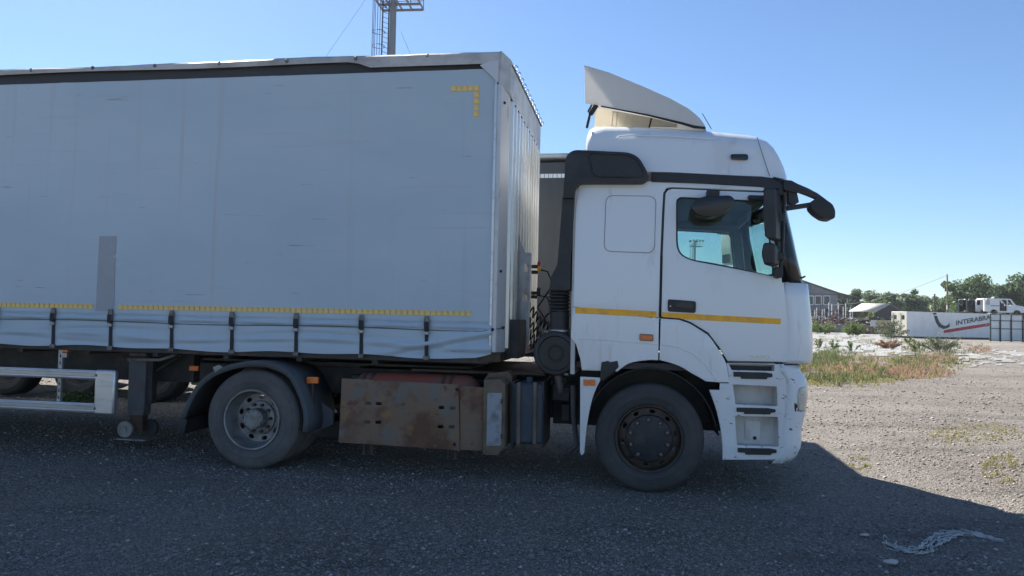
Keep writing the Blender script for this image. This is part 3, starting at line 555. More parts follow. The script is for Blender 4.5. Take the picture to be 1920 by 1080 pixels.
# steps
stp = TP([(1330, 731), (1349.5, 731.5), (1350, 718.8), (1366.5, 718.8), (1366, 700), (1362, 681), (1452, 682), (1453, 683), (1471, 683), (1470.5, 700), (1474.5, 715), (1473, 740), (1468, 862)] + cr([(1355, 862), (1355, 838), (1351, 803), (1343, 768), (1335, 745)]))
wells = [rnd(TP([(1366.5, 682.5), (1452, 683.5), (1452, 696), (1372, 694)]), .006, 2), rnd(TP([(1374, 721), (1457, 725), (1458, 762), (1379, 758)]), .012, 3), rnd(TP([(1378, 780), (1459, 782), (1461, 838), (1382, 835)]), .015, 3)]
steps = side('step_panel', white_scuff, stp, wells, th=.03, both=True, bevel=.006)
for wq, d in zip(wells, (.1, .12, .1)):
    x0 = min(p[0] for p in wq); x1 = max(p[0] for p in wq); z0 = min(p[1] for p in wq); z1 = max(p[1] for p in wq)
    m = MB(); y0, y1 = .0, d
    m.add([(x0 - .01, y0, z0 - .02), (x1 + .01, y0, z0 - .02), (x1 + .01, y0, z1 + .02), (x0 - .01, y0, z1 + .02), (x0 + .012, y1, z0 + .0), (x1 - .02, y1, z0 + .0), (x1 - .02, y1, z1 - .01), (x0 + .012, y1, z1 - .01)],
          [(4, 5, 6, 7), (0, 4, 7, 3), (1, 2, 6, 5), (0, 1, 5, 4), (3, 7, 6, 2)]); m.build('step_well', step_grey, steps, smooth=0, fix=False)
for (xa, ya, xb, yb) in ((1375, 697, 1448, 709), (1381, 764, 1454, 775), (1383, 839.5, 1456, 851)):
    a = T(xa, ya); b = T(xb, ya + 3.5); c = T(xb, yb); d = T(xa, yb - 3); mid = T(xa + 14, yb + 1); mid2 = T(xb - 10, yb + 2)
    MB().prism([a, (b[0] - .06, b[1] + .008), b, (c[0], c[1] + .01), (mid2[0], mid2[1] + .012), mid2, mid, (mid[0], d[1]), d], -.042, .085).build('step_tread', black, steps, bevel=.004)
hp_ = TP([(1401, 792), (1430, 793), (1430, 829), (1401, 828)]); panel('hatch', white_dirty, steps, rnd(hp_, .02), y=.088, th=.012, bevel=.004); c = T(1415, 821, .09); MB().cyl((c[0], .08, c[1]), .016, .01, 'y', 14).build('hatch_lock', gasket, steps)
# bumper, front panel, windscreen: plan curves wrapped round the front corner
def plan(xf, xs, rr, y0, crown, n=9):
    near = [(xs, y0)] + [(xf - rr + rr * math.sin(t), y0 + rr - rr * math.cos(t)) for t in [PI / 2 * k / n for k in range(n + 1)]]
    mid = [(xf + crown * (1 - (2 * v - 1) ** 2), y0 + rr + (YW - 2 * (y0 + rr)) * v) for v in [k / 8 for k in range(1, 8)]]
    return near + mid + [(x, YW - y) for x, y in near[::-1]]
def wrap(name, mat, levels, rr, crown, y0=-.03, sub=None, off=.11, th=.02, par=None):
    m = MB(); npt = 0
    for sp, xl, yy in levels:
        xs = T(xl, yy)[0]; xt, z = T(sp, yy, .8 * rr + y0); pts = plan(xt + .02 * rr, xs, rr, y0 + bow(xs, z) , crown); npt = len(pts)
        if sub: pts = pts[sub[0]:npt - sub[1]]
        npt = len(pts); m.v += [(x, y, z) for x, y in pts]
    m.f = [(i * npt + k, i * npt + k + 1, (i + 1) * npt + k + 1, (i + 1) * npt + k) for i in range(len(levels) - 1) for k in range(npt - 1)]
    o = m.build(name, mat, par or tr, smooth=40); s_ = o.modifiers.new('skin', 'SOLIDIFY'); s_.thickness = th; s_.offset = -1; return o
FPAN = [(1511, 1483, 533), (1514, 1483.5, 560), (1517, 1483, 590), (1518.5, 1483, 603), (1520, 1482, 640), (1520, 1480, 672), (1516, 1479.5, 680)]
wrap('front_panel', white, FPAN, .26, .07)
fg = MB()
for k in range(5): fg.box(1.395, 1.43, .55, 1.9, 1.2 + .1 * k, 1.26 + .1 * k)
fg.build('grille', black, tr, bevel=.01)
BUMP = [(1494, 1473, 684), (1496, 1473, 695), (1500, 1473.5, 702), (1508, 1476, 711), (1510, 1476, 722), (1510, 1475, 745), (1507, 1475, 771), (1502, 1475, 790), (1499, 1474.5, 803), (1498, 1473, 815), (1499, 1472, 827), (1497, 1471, 838), (1491, 1470, 851), (1478, 1468, 863)]
bump = wrap('bumper', white_scuff, BUMP, .2, .08)
def lamp_patch(name, mat, off, lv, a0, a1, par):
    m = MB(); nn = 8
    for sp, yy, da in lv:
        xt, z = T(sp, yy, .13); xf = xt + .004 + off
        for k in range(nn + 1):
            t = a0 + da + (a1 - da * .3 - a0 - da) * k / nn; rr = .2 + off; m.v.append((xf - rr + rr * math.sin(t), -.03 - off + rr - rr * math.cos(t), z))
    m.f = [(i * (nn + 1) + k, i * (nn + 1) + k + 1, (i + 1) * (nn + 1) + k + 1, (i + 1) * (nn + 1) + k) for i in range(len(lv) - 1) for k in range(nn)]
    o = m.build(name, mat, par, smooth=50); s_ = o.modifiers.new('skin', 'SOLIDIFY'); s_.thickness = .02; s_.offset = -1; return o
lv = [(1509, 722, .22), (1510, 725, .06), (1510, 735, .0), (1510, 745, .0), (1509, 758, .02), (1508, 767, .07), (1507, 771, .22)]
lamp_patch('headlamp_surround', black, .01, [(a, b + (-1.2 if b < 745 else 1.2), c) for a, b, c in lv], .36, 1.54, bump); hl = lamp_patch('headlamp', lamp_gl, .016, [(a, b + (1.6 if b < 745 else -1.6), c) for a, b, c in lv], .5, 1.48, bump)
c = T(1498, 738, .0); MB().lathe([(.0001, 0), (.014, .004), (.018, .012)], (c[0] + .02, .004, c[1]), 'y', 12, caps=False).build('headlamp_bulb', silver, bump)
WS = [(1474, 1460, 358), (1477.5, 1466, 398), (1487, 1473, 440), (1496, 1478, 483), (1507, 1483, 531)]
wrap('windscreen', glass_w, WS, .2, .1, sub=(7, 7), th=.006)
def pillar(mir):
    m = MB()
    for sp, xl, yy in WS:
        xs = T(xl, yy)[0]; xt, z = T(sp, yy, .13); pts = plan(xt + .004, xs, .2, -.03 + bow(xs, z), .1)[:8]; m.v += [(x, (YW - y if mir else y), z) for x, y in pts]
    m.f = [(i * 8 + k, i * 8 + k + 1, (i + 1) * 8 + k + 1, (i + 1) * 8 + k) for i in range(len(WS) - 1) for k in range(7)]
    o = m.build('windscreen_pillar', black_gl, tr, smooth=50); s_ = o.modifiers.new('skin', 'SOLIDIFY'); s_.thickness = .03; s_.offset = -1
pillar(False); pillar(True)
w0 = T(1503, 519, .1); MB().tube([(w0[0] - .02, .1, w0[1] - .02), (w0[0] + .03, .09, w0[1] + .005)], .008, 6).build('washer_jet', black, tr)
MB().tube([(1.3, .45, 1.9), (1.29, .9, 1.96), (1.26, 1.3, 2.02)], .012, 6).build('wiper', black, tr)
# cab shell: back, floor, ceiling
B('rear_wall', white_dirty, tr, -.71, -.67, .0, 2.44, 1.02, 2.78); B('cab_floor', dark_metal, tr, -.68, 1.2, .06, 2.38, 1.08, 1.14)
B('light_gap_cover', inside, tr, -.64, 1.06, 2.3, 2.345, 2.645, 2.705); B('headliner', inside, tr, -.66, 1.08, .04, 2.4, 2.71, 2.74); B('rear_lining', inside_l, tr, -.665, -.64, .04, 2.4, 1.2, 2.7)  # first strip is added to dim the bright gap above the far window
db = MB().prism([(.72, 1.45), (.74, 1.86), (.8, 1.92), (1.05, 1.95), (1.2, 1.88), (1.2, 1.3), (.8, 1.3)], .06, 2.38).build('dashboard', inside, tr, bevel=.02)
sv = Matrix.Translation((.58, 1.82, 1.92)) @ Matrix.Rotation(R(-62), 4, 'Y')
sw = MB().tube([tuple(sv @ Vector((.215 * math.cos(a), .215 * math.sin(a), 0))) for a in [2 * PI * k / 28 for k in range(28)]], .014, 8, closed=True).build('steering_wheel', black, tr)
m = MB()
for a in (0, 2.1, 4.2): m.bar(sv @ Vector((0, 0, -.03)), sv @ Vector((.21 * math.cos(a), .21 * math.sin(a), 0)), .03, .015)
m.bar(sv @ Vector((0, 0, 0)), sv @ Vector((0, 0, -.4)), .06); m.build('steering_column', black, sw)
for y, top in ((.3, 1.84), (1.55, 2.06)):
    s_ = MB().prism(rnd([(-.2, 1.35), (.32, 1.35), (.34, 1.5), (-.05, 1.5), (-.17, top), (-.3, top)], .06), y, y + .5).build('seat', seat_m, tr, bevel=.04)
    MB().prism(rnd([(-.3, top + .02), (-.18, top + .02), (-.19, top + .17), (-.3, top + .17)], .05), y + .12, y + .38).build('headrest', seat_m, s_, bevel=.03)
m = MB().prism(rnd([(1.0, 2.7), (1.06, 2.7), (1.04, 2.6), (1.0, 2.6)], .02), 1.4, 2.1); m.build('interior_visor', inside_l, tr, bevel=.01)
# roof cap
RT = [T(x, y, .2) for x, y in [(1100, 252), (1104, 241), (1112, 236), (1135, 234), (1200, 235), (1260, 238), (1340, 244), (1400, 250), (1420, 253), (1438, 261), (1450, 272), (1460, 288), (1470, 308), (1477, 324), (1479, 334)]]
def roof_loft(name, mat, par):
    m = MB(); xe = RT[-1][0] + .012; Rr = .3; npt = 0
    for i, (x, zt) in enumerate(RT):
        zb = 2.855 - .075 * max(0, (x + .01)) / 1.2; zt = max(zt, zb + .012)
        d = max(0, x - (xe - Rr)); y0 = .005 + Rr - math.sqrt(max(Rr * Rr - d * d, 1e-6)); y0 += .035 * max(0, .06 - (x - RT[0][0])) / .06
        rs_ = min(.24, (zt - zb) * .6); tum = .05
        pr = [(y0, zb), (y0 + .004, zb + .02)] + [(y0 + .004 + tum * .8 * k / 3, zb + .02 + (zt - rs_ - zb - .02) * k / 3) for k in (1, 2, 3)]
        pr += [(y0 + tum + rs_ * (1 - math.cos(t)), zt - rs_ + rs_ * math.sin(t)) for t in [PI / 2 * k / 6 for k in range(1, 7)]] + [(.7, zt + .02), (YW / 2, zt + .03)]
        pr += [(YW - y, z) for y, z in pr[-2::-1]]; npt = len(pr); m.v += [(x, y, z) for y, z in pr]
    m.f = [(i * npt + k, (i + 1) * npt + k, (i + 1) * npt + k + 1, i * npt + k + 1) for i in range(len(RT) - 1) for k in range(npt - 1)]
    m.f += [tuple(range(npt)), tuple((len(RT) - 1) * npt + k for k in range(npt))[::-1]]
    return m.build(name, mat, par, smooth=50)
rf = roof_loft('roof', white, tr)
MB().tube([(x, .016 + .04 * max(0, (z - 2.9) / .3), z) for x, z in TP([(1153, 262), (1160, 255), (1180, 253), (1260, 255), (1340, 260)], .04)], .006, 6).build('roof_swage', white, rf)
B('roof_lamp_rear_rim', white_dirty, rf, RT[0][0] - .014, RT[0][0] + .004, .15, 2.29, 2.95, 3.1)
MB().tube([(x, .012 + .045 * max(0, (z - 2.85) / .3), z) for x, z in TP([(1420, 256), (1428, 285), (1436, 312), (1442, 331)], .04)], .0028, 5).build('roof_joint', gasket, rf)
lp = rnd(TP([(1370, 289), (1402, 289), (1403, 300), (1371, 299)], .02), .018); lo_ = panel('roof_marker_lamp', dark_glass, rf, lp, y=.016, th=.03, bevel=.005)
# wind deflector on the roof
ft = [(1095.5, 121), (1142, 135), (1203, 160), (1256, 183.5), (1291, 203), (1313, 220), (1323, 232), (1325, 240)]; fb = [(1302, 236), (1279, 229), (1215, 214), (1127, 198), (1097, 193)]
dfl = panel('deflector_side', fibre, tr, TP(ft + fb, .14), y=.14, th=.012, bevel=.004, bow=lambda x, z: .35 * max(0, x - .3) ** 2 * 6 + .02 * (z - 3.3), step=.1)
panel('deflector_side', fibre, tr, TP(ft + fb, .14), y=.14, th=.012, bevel=.004, bow=lambda x, z: .35 * max(0, x - .3) ** 2 * 6 + .02 * (z - 3.3), mirror=YW, step=.1)
te_ = TP(ft, .14)
def skin(u, v):
    k = u * (len(te_) - 1); i = min(int(k), len(te_) - 2); t = k - i; x = te_[i][0] * (1 - t) + te_[i + 1][0] * t; z = te_[i][1] * (1 - t) + te_[i + 1][1] * t
    s_ = math.sin(PI * v); y0 = .15 + .35 * max(0, x - .3) ** 2 * 6; return (x + .12 * s_ * u, y0 + (YW - 2 * y0) * v, z - .004 + .02 * s_)
ds = MB().grid(skin, 28, 16).build('deflector_skin', fibre, tr, smooth=60); s_ = ds.modifiers.new('skin', 'SOLIDIFY'); s_.thickness = .008; s_.offset = -1
MB().tube([(x, .15, z) for x, z in TP([(1127, 199), (1215, 216), (1279, 231), (1302, 238), (1323, 240)], .15)], [.007, .008, .013, .014, .01], 6).build('deflector_seal', gasket, tr)
for y in (.16, 2.28):
    a, b, c = T(1119, 199, .2), T(1107, 217, .2), T(1101, 236, .2); m = MB(); m.bar((a[0], y, a[1]), (b[0], y, b[1]), .025, .045); m.bar((b[0], y, b[1] + .01), (c[0], y, c[1] - .03), .022, .035); m.build('deflector_stay', black, tr, bevel=.004)
cream = M('cream_fill', (.8, .76, .67), .5, trans=.45, spots=[((3, 3, 3), (.7, .65, .54), .5, .75, 6)])  # cream panels added to fill the deflector's inside with a beige tone
fp = TP([(1121, 202), (1160, 209), (1215, 219), (1270, 232), (1270, 238), (1114, 238), (1116, 215)], .42)
fo = panel('cream_fill_panel', cream, tr, fp, y=.42, th=.015, bevel=.004); panel('cream_fill_panel', cream, tr, fp, y=.42, th=.015, bevel=.004, mirror=YW)
for xx in (1150, 1158): a, b = T(xx, 209, .42), T(xx - 3, 237, .42); MB().bar((a[0], .416, a[1]), (b[0], .416, b[1]), .008, .01).build('fill_panel_rib', cream, fo)
a, b = T(1110, 197, .2), T(1103, 210, .2); MB().bar((a[0], .2, a[1]), (b[0], .2, b[1]), .02, .02).build('deflector_hinge', black, tr)
c = T(1317, 213, .3); d = T(1334, 242, .3); MB().tube([(c[0], .3, c[1]), (d[0], .3, d[1])], .0035, 5).build('aerial', black, tr)
a, b = T(1222, 216, .2), T(1217, 236, .2); MB().bar((a[0], .3, a[1]), (b[0], .3, b[1]), .015).build('deflector_stay', rust_dark, tr)
# black band, visor, front mirror
side('roof_band', black, rnd(TP([(1221, 322), (1345, 327), (1430, 330), (1478, 339), (1494, 349), (1492, 360), (1442, 356), (1431, 349), (1345, 344), (1222, 340)]), .008, 2), y=-.045, th=.05, bevel=.006)
vx0 = T(1480, 345)[0]
vm = MB(); VP = [(vx0 - .1, -.02), (vx0 - .01, .06), (vx0 + .05, .3), (vx0 + .1, .7), (vx0 + .12, 1.22)]; VP += [(x, YW - y) for x, y in VP[-2::-1]]
for dx, z in ((-.03, 2.79), (.02, 2.765), (.07, 2.7), (.06, 2.66)): vm.v += [(x + dx, y, z) for x, y in VP]
n = len(VP); vm.f = [(i * n + k, i * n + k + 1, (i + 1) * n + k + 1, (i + 1) * n + k) for i in range(3) for k in range(n - 1)]
vs_ = vm.build('sun_visor', black_gl, tr, smooth=40); s_ = vs_.modifiers.new('skin', 'SOLIDIFY'); s_.thickness = .012
arm = TP([(1468, 338), (1483, 339), (1494, 345), (1514, 353.5), (1532, 363), (1547, 374), (1557, 383), (1563, 393), (1558, 399), (1545, 386), (1530, 374), (1510, 366), (1496, 361), (1488, 362), (1468, 356)], .0)
panel('mirror_arm', black, tr, arm, y=-.03, th=.05, bevel=.01)
fm = rnd(TP([(1519, 380), (1527, 373), (1546, 376), (1558, 384), (1563.5, 396), (1563, 410), (1556, 413), (1542, 411), (1527, 401), (1518, 391)], .0), .02); pm = panel('front_mirror', black, tr, fm, y=-.05, th=.17, bevel=.02)
panel('mirror_bracket', black, tr, TP([(1478, 352), (1494, 360), (1498, 379), (1487, 386), (1478, 380)], .0), y=-.01, th=.06, bevel=.006)
a, b = T(1474, 391, 0), T(1520, 384, 0); MB().bar((a[0], 0, a[1]), (b[0], 0, b[1]), .03, .042).build('mirror_arm', black, tr, bevel=.006)
# side mirrors
def mirrors(mir):
    Y = (lambda y0, y1: (y0, y1)) if not mir else (lambda y0, y1: (YW - y1, YW - y0)); hm = mirror_backlit if mir else black; o = -.22
    P_ = lambda l: TP(l, o)
    mm = MB().prism(rnd(P_([(1438.5, 358), (1460, 356), (1462.5, 449), (1443, 452), (1437, 405)]), [.03, .02, .02, .05, .05]), *Y(-.32, -.09)).build('side_mirror', hm, tr, bevel=.02, seg=3)
    l2 = MB().prism(rnd(P_([(1437, 457), (1457, 457), (1460, 470), (1459, 497), (1439, 499), (1433.5, 478)]), .025), *Y(-.31, -.12)).build('wide_angle_mirror', hm, tr, bevel=.02, seg=3)
    g = P_([(1440, 362), (1440, 446)]); 
    for par, ya, yb in ((mm, 364, 444), (l2, 463, 493)):
        p0, p1 = P_([(1441, ya), (1441, yb)]); B('mirror_glass', mirror_gl, par, p0[0] - .006, p0[0] - .003, *Y(-.3, -.12), p1[1], p0[1], bevel=0)
    for ob in [mm, l2] + [k_ for k_ in bpy.data.objects if k_.parent in (mm, l2)]:
        for v in ob.data.vertices: v.co.x += .4 * ((YW - v.co.y if mir else v.co.y) + .2)
    yb_ = -.12 if not mir else YW + .12
    pl = P_([(1466, 362), (1471, 357), (1475, 365), (1474, 400), (1471, 470), (1467, 505)]); MB().tube([(x, yb_, z) for x, z in pl], .015, 8).build('mirror_bar', black, mm)
    for l in ([(1455, 398), (1474, 396), (1474, 414), (1456, 414)], [(1455, 471), (1474, 472), (1473, 487), (1455, 486)]): MB().prism(P_(l), *Y(-.16, -.08)).build('mirror_clamp', black, mm, bevel=.006)
    MB().prism(rnd(P_([(1456, 499), (1472, 498), (1472, 518), (1464, 521), (1456, 516)]), .015), *Y(-.14, .0)).build('mirror_foot', black, mm, bevel=.006)
    MB().prism(P_([(1408, 361), (1440, 362), (1440, 372), (1411, 370)]), *Y(-.1, .0)).build('mirror_foot', black, mm, bevel=.006)
    k = MB()
    for a_, b_ in (((1463, 360, -.2), (1470, 358, -.05)),): k.bar((T(a_[0], a_[1], o)[0], Y(a_[2], 0)[0] if not mir else YW - a_[2], T(a_[0], a_[1], o)[1]), (T(b_[0], b_[1], o)[0], b_[2] if not mir else YW - b_[2], T(b_[0], b_[1], o)[1]), .04)
    k.build('mirror_top_arm', black, mm)
mirrors(False); mirrors(True)
km = rnd(TP([(1296, 388), (1302, 378), (1318, 371), (1368, 369), (1377, 379), (1368, 392), (1355, 402), (1332, 408), (1310, 406), (1299, 398)], -.18), .03)
kmo = panel('kerb_mirror', black_gl, tr, km, y=-.26, th=.17, bevel=.03); MB().prism(TP([(1324, 358.5), (1348, 360), (1347, 373), (1325, 372)], -.08), -.16, -.02).build('kerb_mirror_arm', black, kmo, bevel=.008)
# air intake: housing with louvres, duct, bellows, filter drum
hs = rnd(TP([(1059, 330), (1060, 296), (1074, 282), (1180, 287), (1198, 296), (1212, 320), (1217, 336), (1206, 344), (1086, 344), (1078, 356), (1076, 372), (1056, 372)], -.06), [.01, .05, .06, .06, .05, .03, .03, .03, .03, .03, 0, 0])
gp = rnd(TP([(1107, 287), (1178, 290), (1194, 299), (1207, 322), (1206, 332), (1120, 331), (1110, 322), (1103, 295)], -.09), .03)
hso = panel('intake_housing', black, tr, hs, [gp], y=-.09, th=.24, bevel=.016); panel('intake_backing', gasket, hso, inset(gp, -.006), y=.0, th=.02, bevel=0)
def seg_in(poly, x, dzdx=0.):
    ts = []
    for (x0, z0), (x1, z1) in zip(poly, poly[1:] + poly[:1]):
        f0 = (x0 - x) - dzdx * z0; f1 = (x1 - x) - dzdx * z1
        if f0 * f1 < 0: ts.append(z0 + (z1 - z0) * f0 / (f0 - f1))
    return (min(ts), max(ts)) if len(ts) >= 2 else None
louvre_m = M('grey_louvre_plastic', (.06, .062, .068), .5); k = -.22; gx0 = min(p[0] for p in gp); gx1 = max(p[0] for p in gp)
for j in range(30):
    xi = min(p[0] - k * p[1] for p in gp) + (max(p[0] - k * p[1] for p in gp) - min(p[0] - k * p[1] for p in gp)) * (j + .5) / 30; r_ = seg_in(gp, xi, k)
    if not r_: continue
    za, zb = r_; MB().bar((xi + k * za, -.075, za), (xi + k * zb, -.075, zb), .009, .03).build('louvre', louvre_m, hso, smooth=0)
hr = MB().tube([(x, -.092, z) for x, z in gp], .008, 6, closed=True).build('grille_rim', black, hso)
panel('intake_duct', black, tr, rnd(TP([(1056, 366), (1078, 366), (1078, 372), (1075, 430), (1071, 490), (1070, 545), (1031, 545), (1034, 520), (1046, 497), (1053, 410)], .02), .03), y=-.03, th=.3, bevel=.025)
bl = [T(1050, y, .15) for y in (541, 586)]; prof = []; nb = 7
for j in range(nb):
    z = bl[0][1] - (bl[0][1] - bl[1][1]) * j / nb; dz = (bl[0][1] - bl[1][1]) / nb; prof += [(.082, z), (.098, z - dz * .3), (.098, z - dz * .6), (.082, z - dz * .95)]
MB().lathe(prof, (bl[0][0], .12, 0), 'z', 28).build('intake_bellows', black, tr)
p0 = T(1050, 584, .15); p1 = T(1050, 640, .15); MB().lathe([(.088, p1[1]), (.088, p0[1])], (p0[0], .12, 0), 'z', 28).build('intake_pipe', black, tr)
pr = T(1050, 620, .15); MB().lathe([(.091, pr[1] - .01), (.093, pr[1]), (.091, pr[1] + .01)], (pr[0], .12, 0), 'z', 28, caps=False).build('hose_clip', galv, tr)
c = T(1042, 662, .05); dr = MB().lathe([(.0001, .03), (.06, .03), (.065, .012), (.075, .012), (.08, .02), (.15, .022), (.16, .008), (.19, .012), (.202, .03), (.206, .06), (.206, .45), (.18, .48), (.0001, .48)], (c[0], .0, c[1]), 'y', 48, caps=False).build('air_filter', black, tr)
for a in (.5, 2., 3.6, 5.2): MB().box(-.02, .02, .03, .1, -.012, .012).build('filter_clip', buckle_m, dr, bevel=.004).location = (c[0] + .212 * math.cos(a), 0, c[1] + .212 * math.sin(a))
# chassis
for y in (.82, 1.55): B('frame_rail', dark_metal, tr, -4.85, .95, y, y + .08, .68, .95)
for x in (-4.7, -3.0, -1.9, -.9, .5): B('frame_cross_member', dark_metal, tr, x, x + .12, .88, 1.56, .7, .92)
B('engine', dark_metal, tr, -.95, .9, .88, 1.5, .45, 1.08); B('gearbox', dark_metal, tr, -2.0, -.96, .95, 1.45, .5, .9)
B('catwalk', rust_dark, tr, -2.3, -.98, .35, 2.1, .97, .995); B('inner_wing', black, tr, -.66, 1.1, .62, .66, .55, 1.1)
MB().box(-3.95, -2.95, .7, 1.75, .955, 1.0).build('fifth_wheel', dark_metal, tr, bevel=.02)
MB().cyl((T(1216, 823)[0], .2, .46), .06, 2.0, 'y', 16).build('front_axle', dark_metal, tr)
RX = T(471, 784, 0)[0]; MB().lathe([(.09, .3), (.09, .95), (.2, 1.05), (.2, 1.4), (.09, 1.5), (.09, 2.15)], (RX, 0, .48), 'y', 20).build('drive_axle', dark_metal, tr)
for s_ in (-1, 1): MB().lathe([(.1, 0), (.13, .06), (.13, .2), (.1, .26)], (RX + s_ * .35, .95, .62), 'z', 18).build('air_spring', black, tr)
ln = MB(); nA = 20; cx0 = T(1218, 823)[0]
for k in range(nA + 1):
    a = R(8) + R(170) * k / nA; ln.v += [(cx0 + .6 * math.cos(a), .02, .44 + .66 * math.sin(a)), (cx0 + .6 * math.cos(a), .64, .44 + .66 * math.sin(a))]
ln.f = [(2 * k, 2 * k + 1, 2 * k + 3, 2 * k + 2) for k in range(nA)]; lo_ = ln.build('arch_liner', black, tr); s_ = lo_.modifiers.new('skin', 'SOLIDIFY'); s_.thickness = .012
lo2 = copy_tree(lo_, tr); lo2.location.y = 1.74
panel('torn_liner', black, tr, TP([(1125, 712), (1126, 700), (1129, 679), (1140, 676.5), (1144, 679), (1158, 676.5), (1160, 688), (1150, 699), (1138, 708), (1132, 714)], -.04), y=-.04, th=.03, bevel=.004)
FXc = T(1217, 823, 0)[0]
fwh = make_wheel(tr, FXc, .477, .0, .478, .288, 'front', rim_brown); far_wheel(fwh, tr, mirror=YW - .0)
rwh = make_wheel(tr, RX, .478, .0, .48, .283, 'rear', steel_old); iw = MB().lathe(tyre_prof(.48, .283, .29), (RX, .33, .478), 'y', 48, caps=False).build('tyre', rubber_dusty, tr)
far_wheel(rwh, tr, mirror=YW); c_ = iw.copy(); COL.objects.link(c_); c_.scale.y = -1; c_.location.y = YW
# mudguard over the drive wheel
MG = TP([(339, 784), (346, 762), (355, 743), (366, 725), (379, 711), (395, 699), (414, 690), (435, 683), (458, 678.5), (481, 677), (503, 679.5), (522, 686), (538, 694), (550, 704), (561, 723), (570, 744), (577, 768), (579, 790), (576, 811)], -.02)
mgm = MB()
for x, z in MG:
    d = Vector((RX - x, .48 - z)).normalized(); mgm.v += [(x + d.x * .05, -.018, z + d.y * .05), (x + d.x * .008, -.026, z + d.y * .008), (x, -.01, z), (x, .6, z)]
mgm.f = [(i * 4 + k, i * 4 + k + 1, (i + 1) * 4 + k + 1, (i + 1) * 4 + k) for i in range(len(MG) - 1) for k in range(3)]
mg = mgm.build('mudguard', fender, tr, smooth=40); s_ = mg.modifiers.new('skin', 'SOLIDIFY'); s_.thickness = .009; s_.offset = 0
mg2 = copy_tree(mg, tr); mg2.scale.y = -1; mg2.location.y = YW
fl_ = TP([(339, 783), (352, 786), (347, 812), (332, 817)], .0); panel('mud_flap', black, mg, fl_, y=-.012, th=.6, bevel=.004)
panel('mudguard_wing', fender, mg, TP([(565, 724), (586, 742), (624, 770), (625, 795), (590, 811), (577, 810), (580, 785)], .3), y=.3, th=.012, bevel=.003)
panel('mudguard_joint', steel_old, mg, TP([(399, 689), (410, 684), (418, 688), (404, 699)], -.03), y=-.034, th=.01, bevel=.002)
a = TP([(575, 707), (596, 707), (596, 719), (575, 719)], .1); lamp = panel('marker_lamp', orange, tr, rnd(a, .008), y=.1, th=.03, bevel=.004); c = T(586, 735, .12); MB().bar((c[0], .13, .62), (c[0], .13, c[1] + .1), .02, .015).build('lamp_stalk', rust_dark, lamp)
# gas cylinders behind the rusty plate, hatch box, blue tank
def capsule(x0, x1, r): return [(.0001, x0)] + [(r * math.sin(t), x0 + r * .8 * (1 - math.cos(t))) for t in [PI / 2 * k / 6 for k in range(1, 7)]] + [(r * math.sin(t), x1 - r * .8 * (1 - math.cos(t))) for t in [PI / 2 * k / 6 for k in range(6, 0, -1)]] + [(.0001, x1)]
cx0_, cz0_ = T(664, 696, .3); cx1_ = T(905, 700, .3)[0]
gc = MB().lathe(capsule(cx0_, cx1_, .2), (0, .3, cz0_ - .2), 'x', 32, caps=False).build('gas_cylinder', red_cyl, tr)
for xa in (692, 706, 838, 852): c = T(xa, 700, .3); MB().lathe([(.203, -.016), (.208, -.012), (.208, .012), (.203, .016)], (c[0], .3, cz0_ - .2), 'x', 32, caps=False).build('cylinder_band', rust_dark, gc)
def slot(x, y, w=11, h=6): return rnd(TP([(x - w / 2, y - h / 2), (x + w / 2, y - h / 2), (x + w / 2, y + h / 2), (x - w / 2, y + h / 2)], .05), .014, 3)
sl_ = [slot(710, 757), slot(709, 792), slot(828, 764), slot(826, 800)]
def dent(x, z): return .006 * math.sin(x * 5.2 + z * 3) + .005 * math.sin(x * 11 - z * 8) + .01 * math.exp(-((x + 2.2) ** 2 + (z - .5) ** 2) / .04)
gpn = panel('guard_plate', rust, tr, TP([(641, 709.5), (860, 721), (862, 845), (635, 829)], .05), sl_, y=.05, th=.008, bow=dent, bevel=.002, step=.08)
panel('guard_plate', rust, tr, TP([(861.5, 723), (907, 727), (905, 845), (863, 843)], .06), (), y=.062, th=.008, bow=dent, bevel=.002, step=.08)
for (x, y) in ((690, 756), (689, 791), (849, 765), (847, 800)): panel('slot_plug', rust_dark, gpn, slot(x, y), y=.046, th=.006, bevel=0, bow=dent)
for (x, y) in ((857, 730), (852, 833)): c = T(x, y, .05); MB().lathe([(.0001, -.014), (.016, -.012), (.018, .004)], (c[0], .05, c[1]), 'y', 10, caps=False).build('plate_bolt', gasket, gpn)
for (x, y) in ((690, 842), (847, 850)):
    for dx in (-7, 7): c = T(x + dx, y, .1); m = MB(); m.bar((c[0], .1, .34), (c[0], .1, c[1] - .05), .025, .02); m.bar((c[0] - .03, .1, c[1] - .05), (c[0] + .03, .1, c[1] - .045), .025, .012); m.build('plate_bracket', rust_dark, tr)
B('tank_support', dark_metal, tr, T(650, 800, .4)[0], T(900, 800, .4)[0], .5, .82, .3, .9)
hbx = panel('hatch_box', box_tan, tr, TP([(907, 712), (937, 711), (947, 722), (946, 838), (931, 854), (905, 852)], .0), y=.0, th=.5, bevel=.008)
hd_ = panel('hatch_door', grey_door, hbx, rnd(TP([(914, 737), (941, 737), (939.5, 836), (912, 836)], -.01), .012), y=-.012, th=.02, bevel=.003)
panel('hatch_slope', box_tan, hbx, TP([(907, 712), (916, 700), (950, 697), (960, 707), (958, 830), (946, 836)], .25), y=.26, th=.3, bevel=.005)
for yy in (752, 818): c = T(941, yy, -.01); MB().cyl((c[0], -.02, c[1] - .02), .008, .04, 'z', 8).build('door_hinge', rust_dark, hd_)
tb = MB().prism(rnd(TP([(962, 719), (1018, 719), (1017, 834), (960, 833)], .08), .04), .08, .62).build('side_tank', tank_blue, tr, bevel=.05, seg=4)
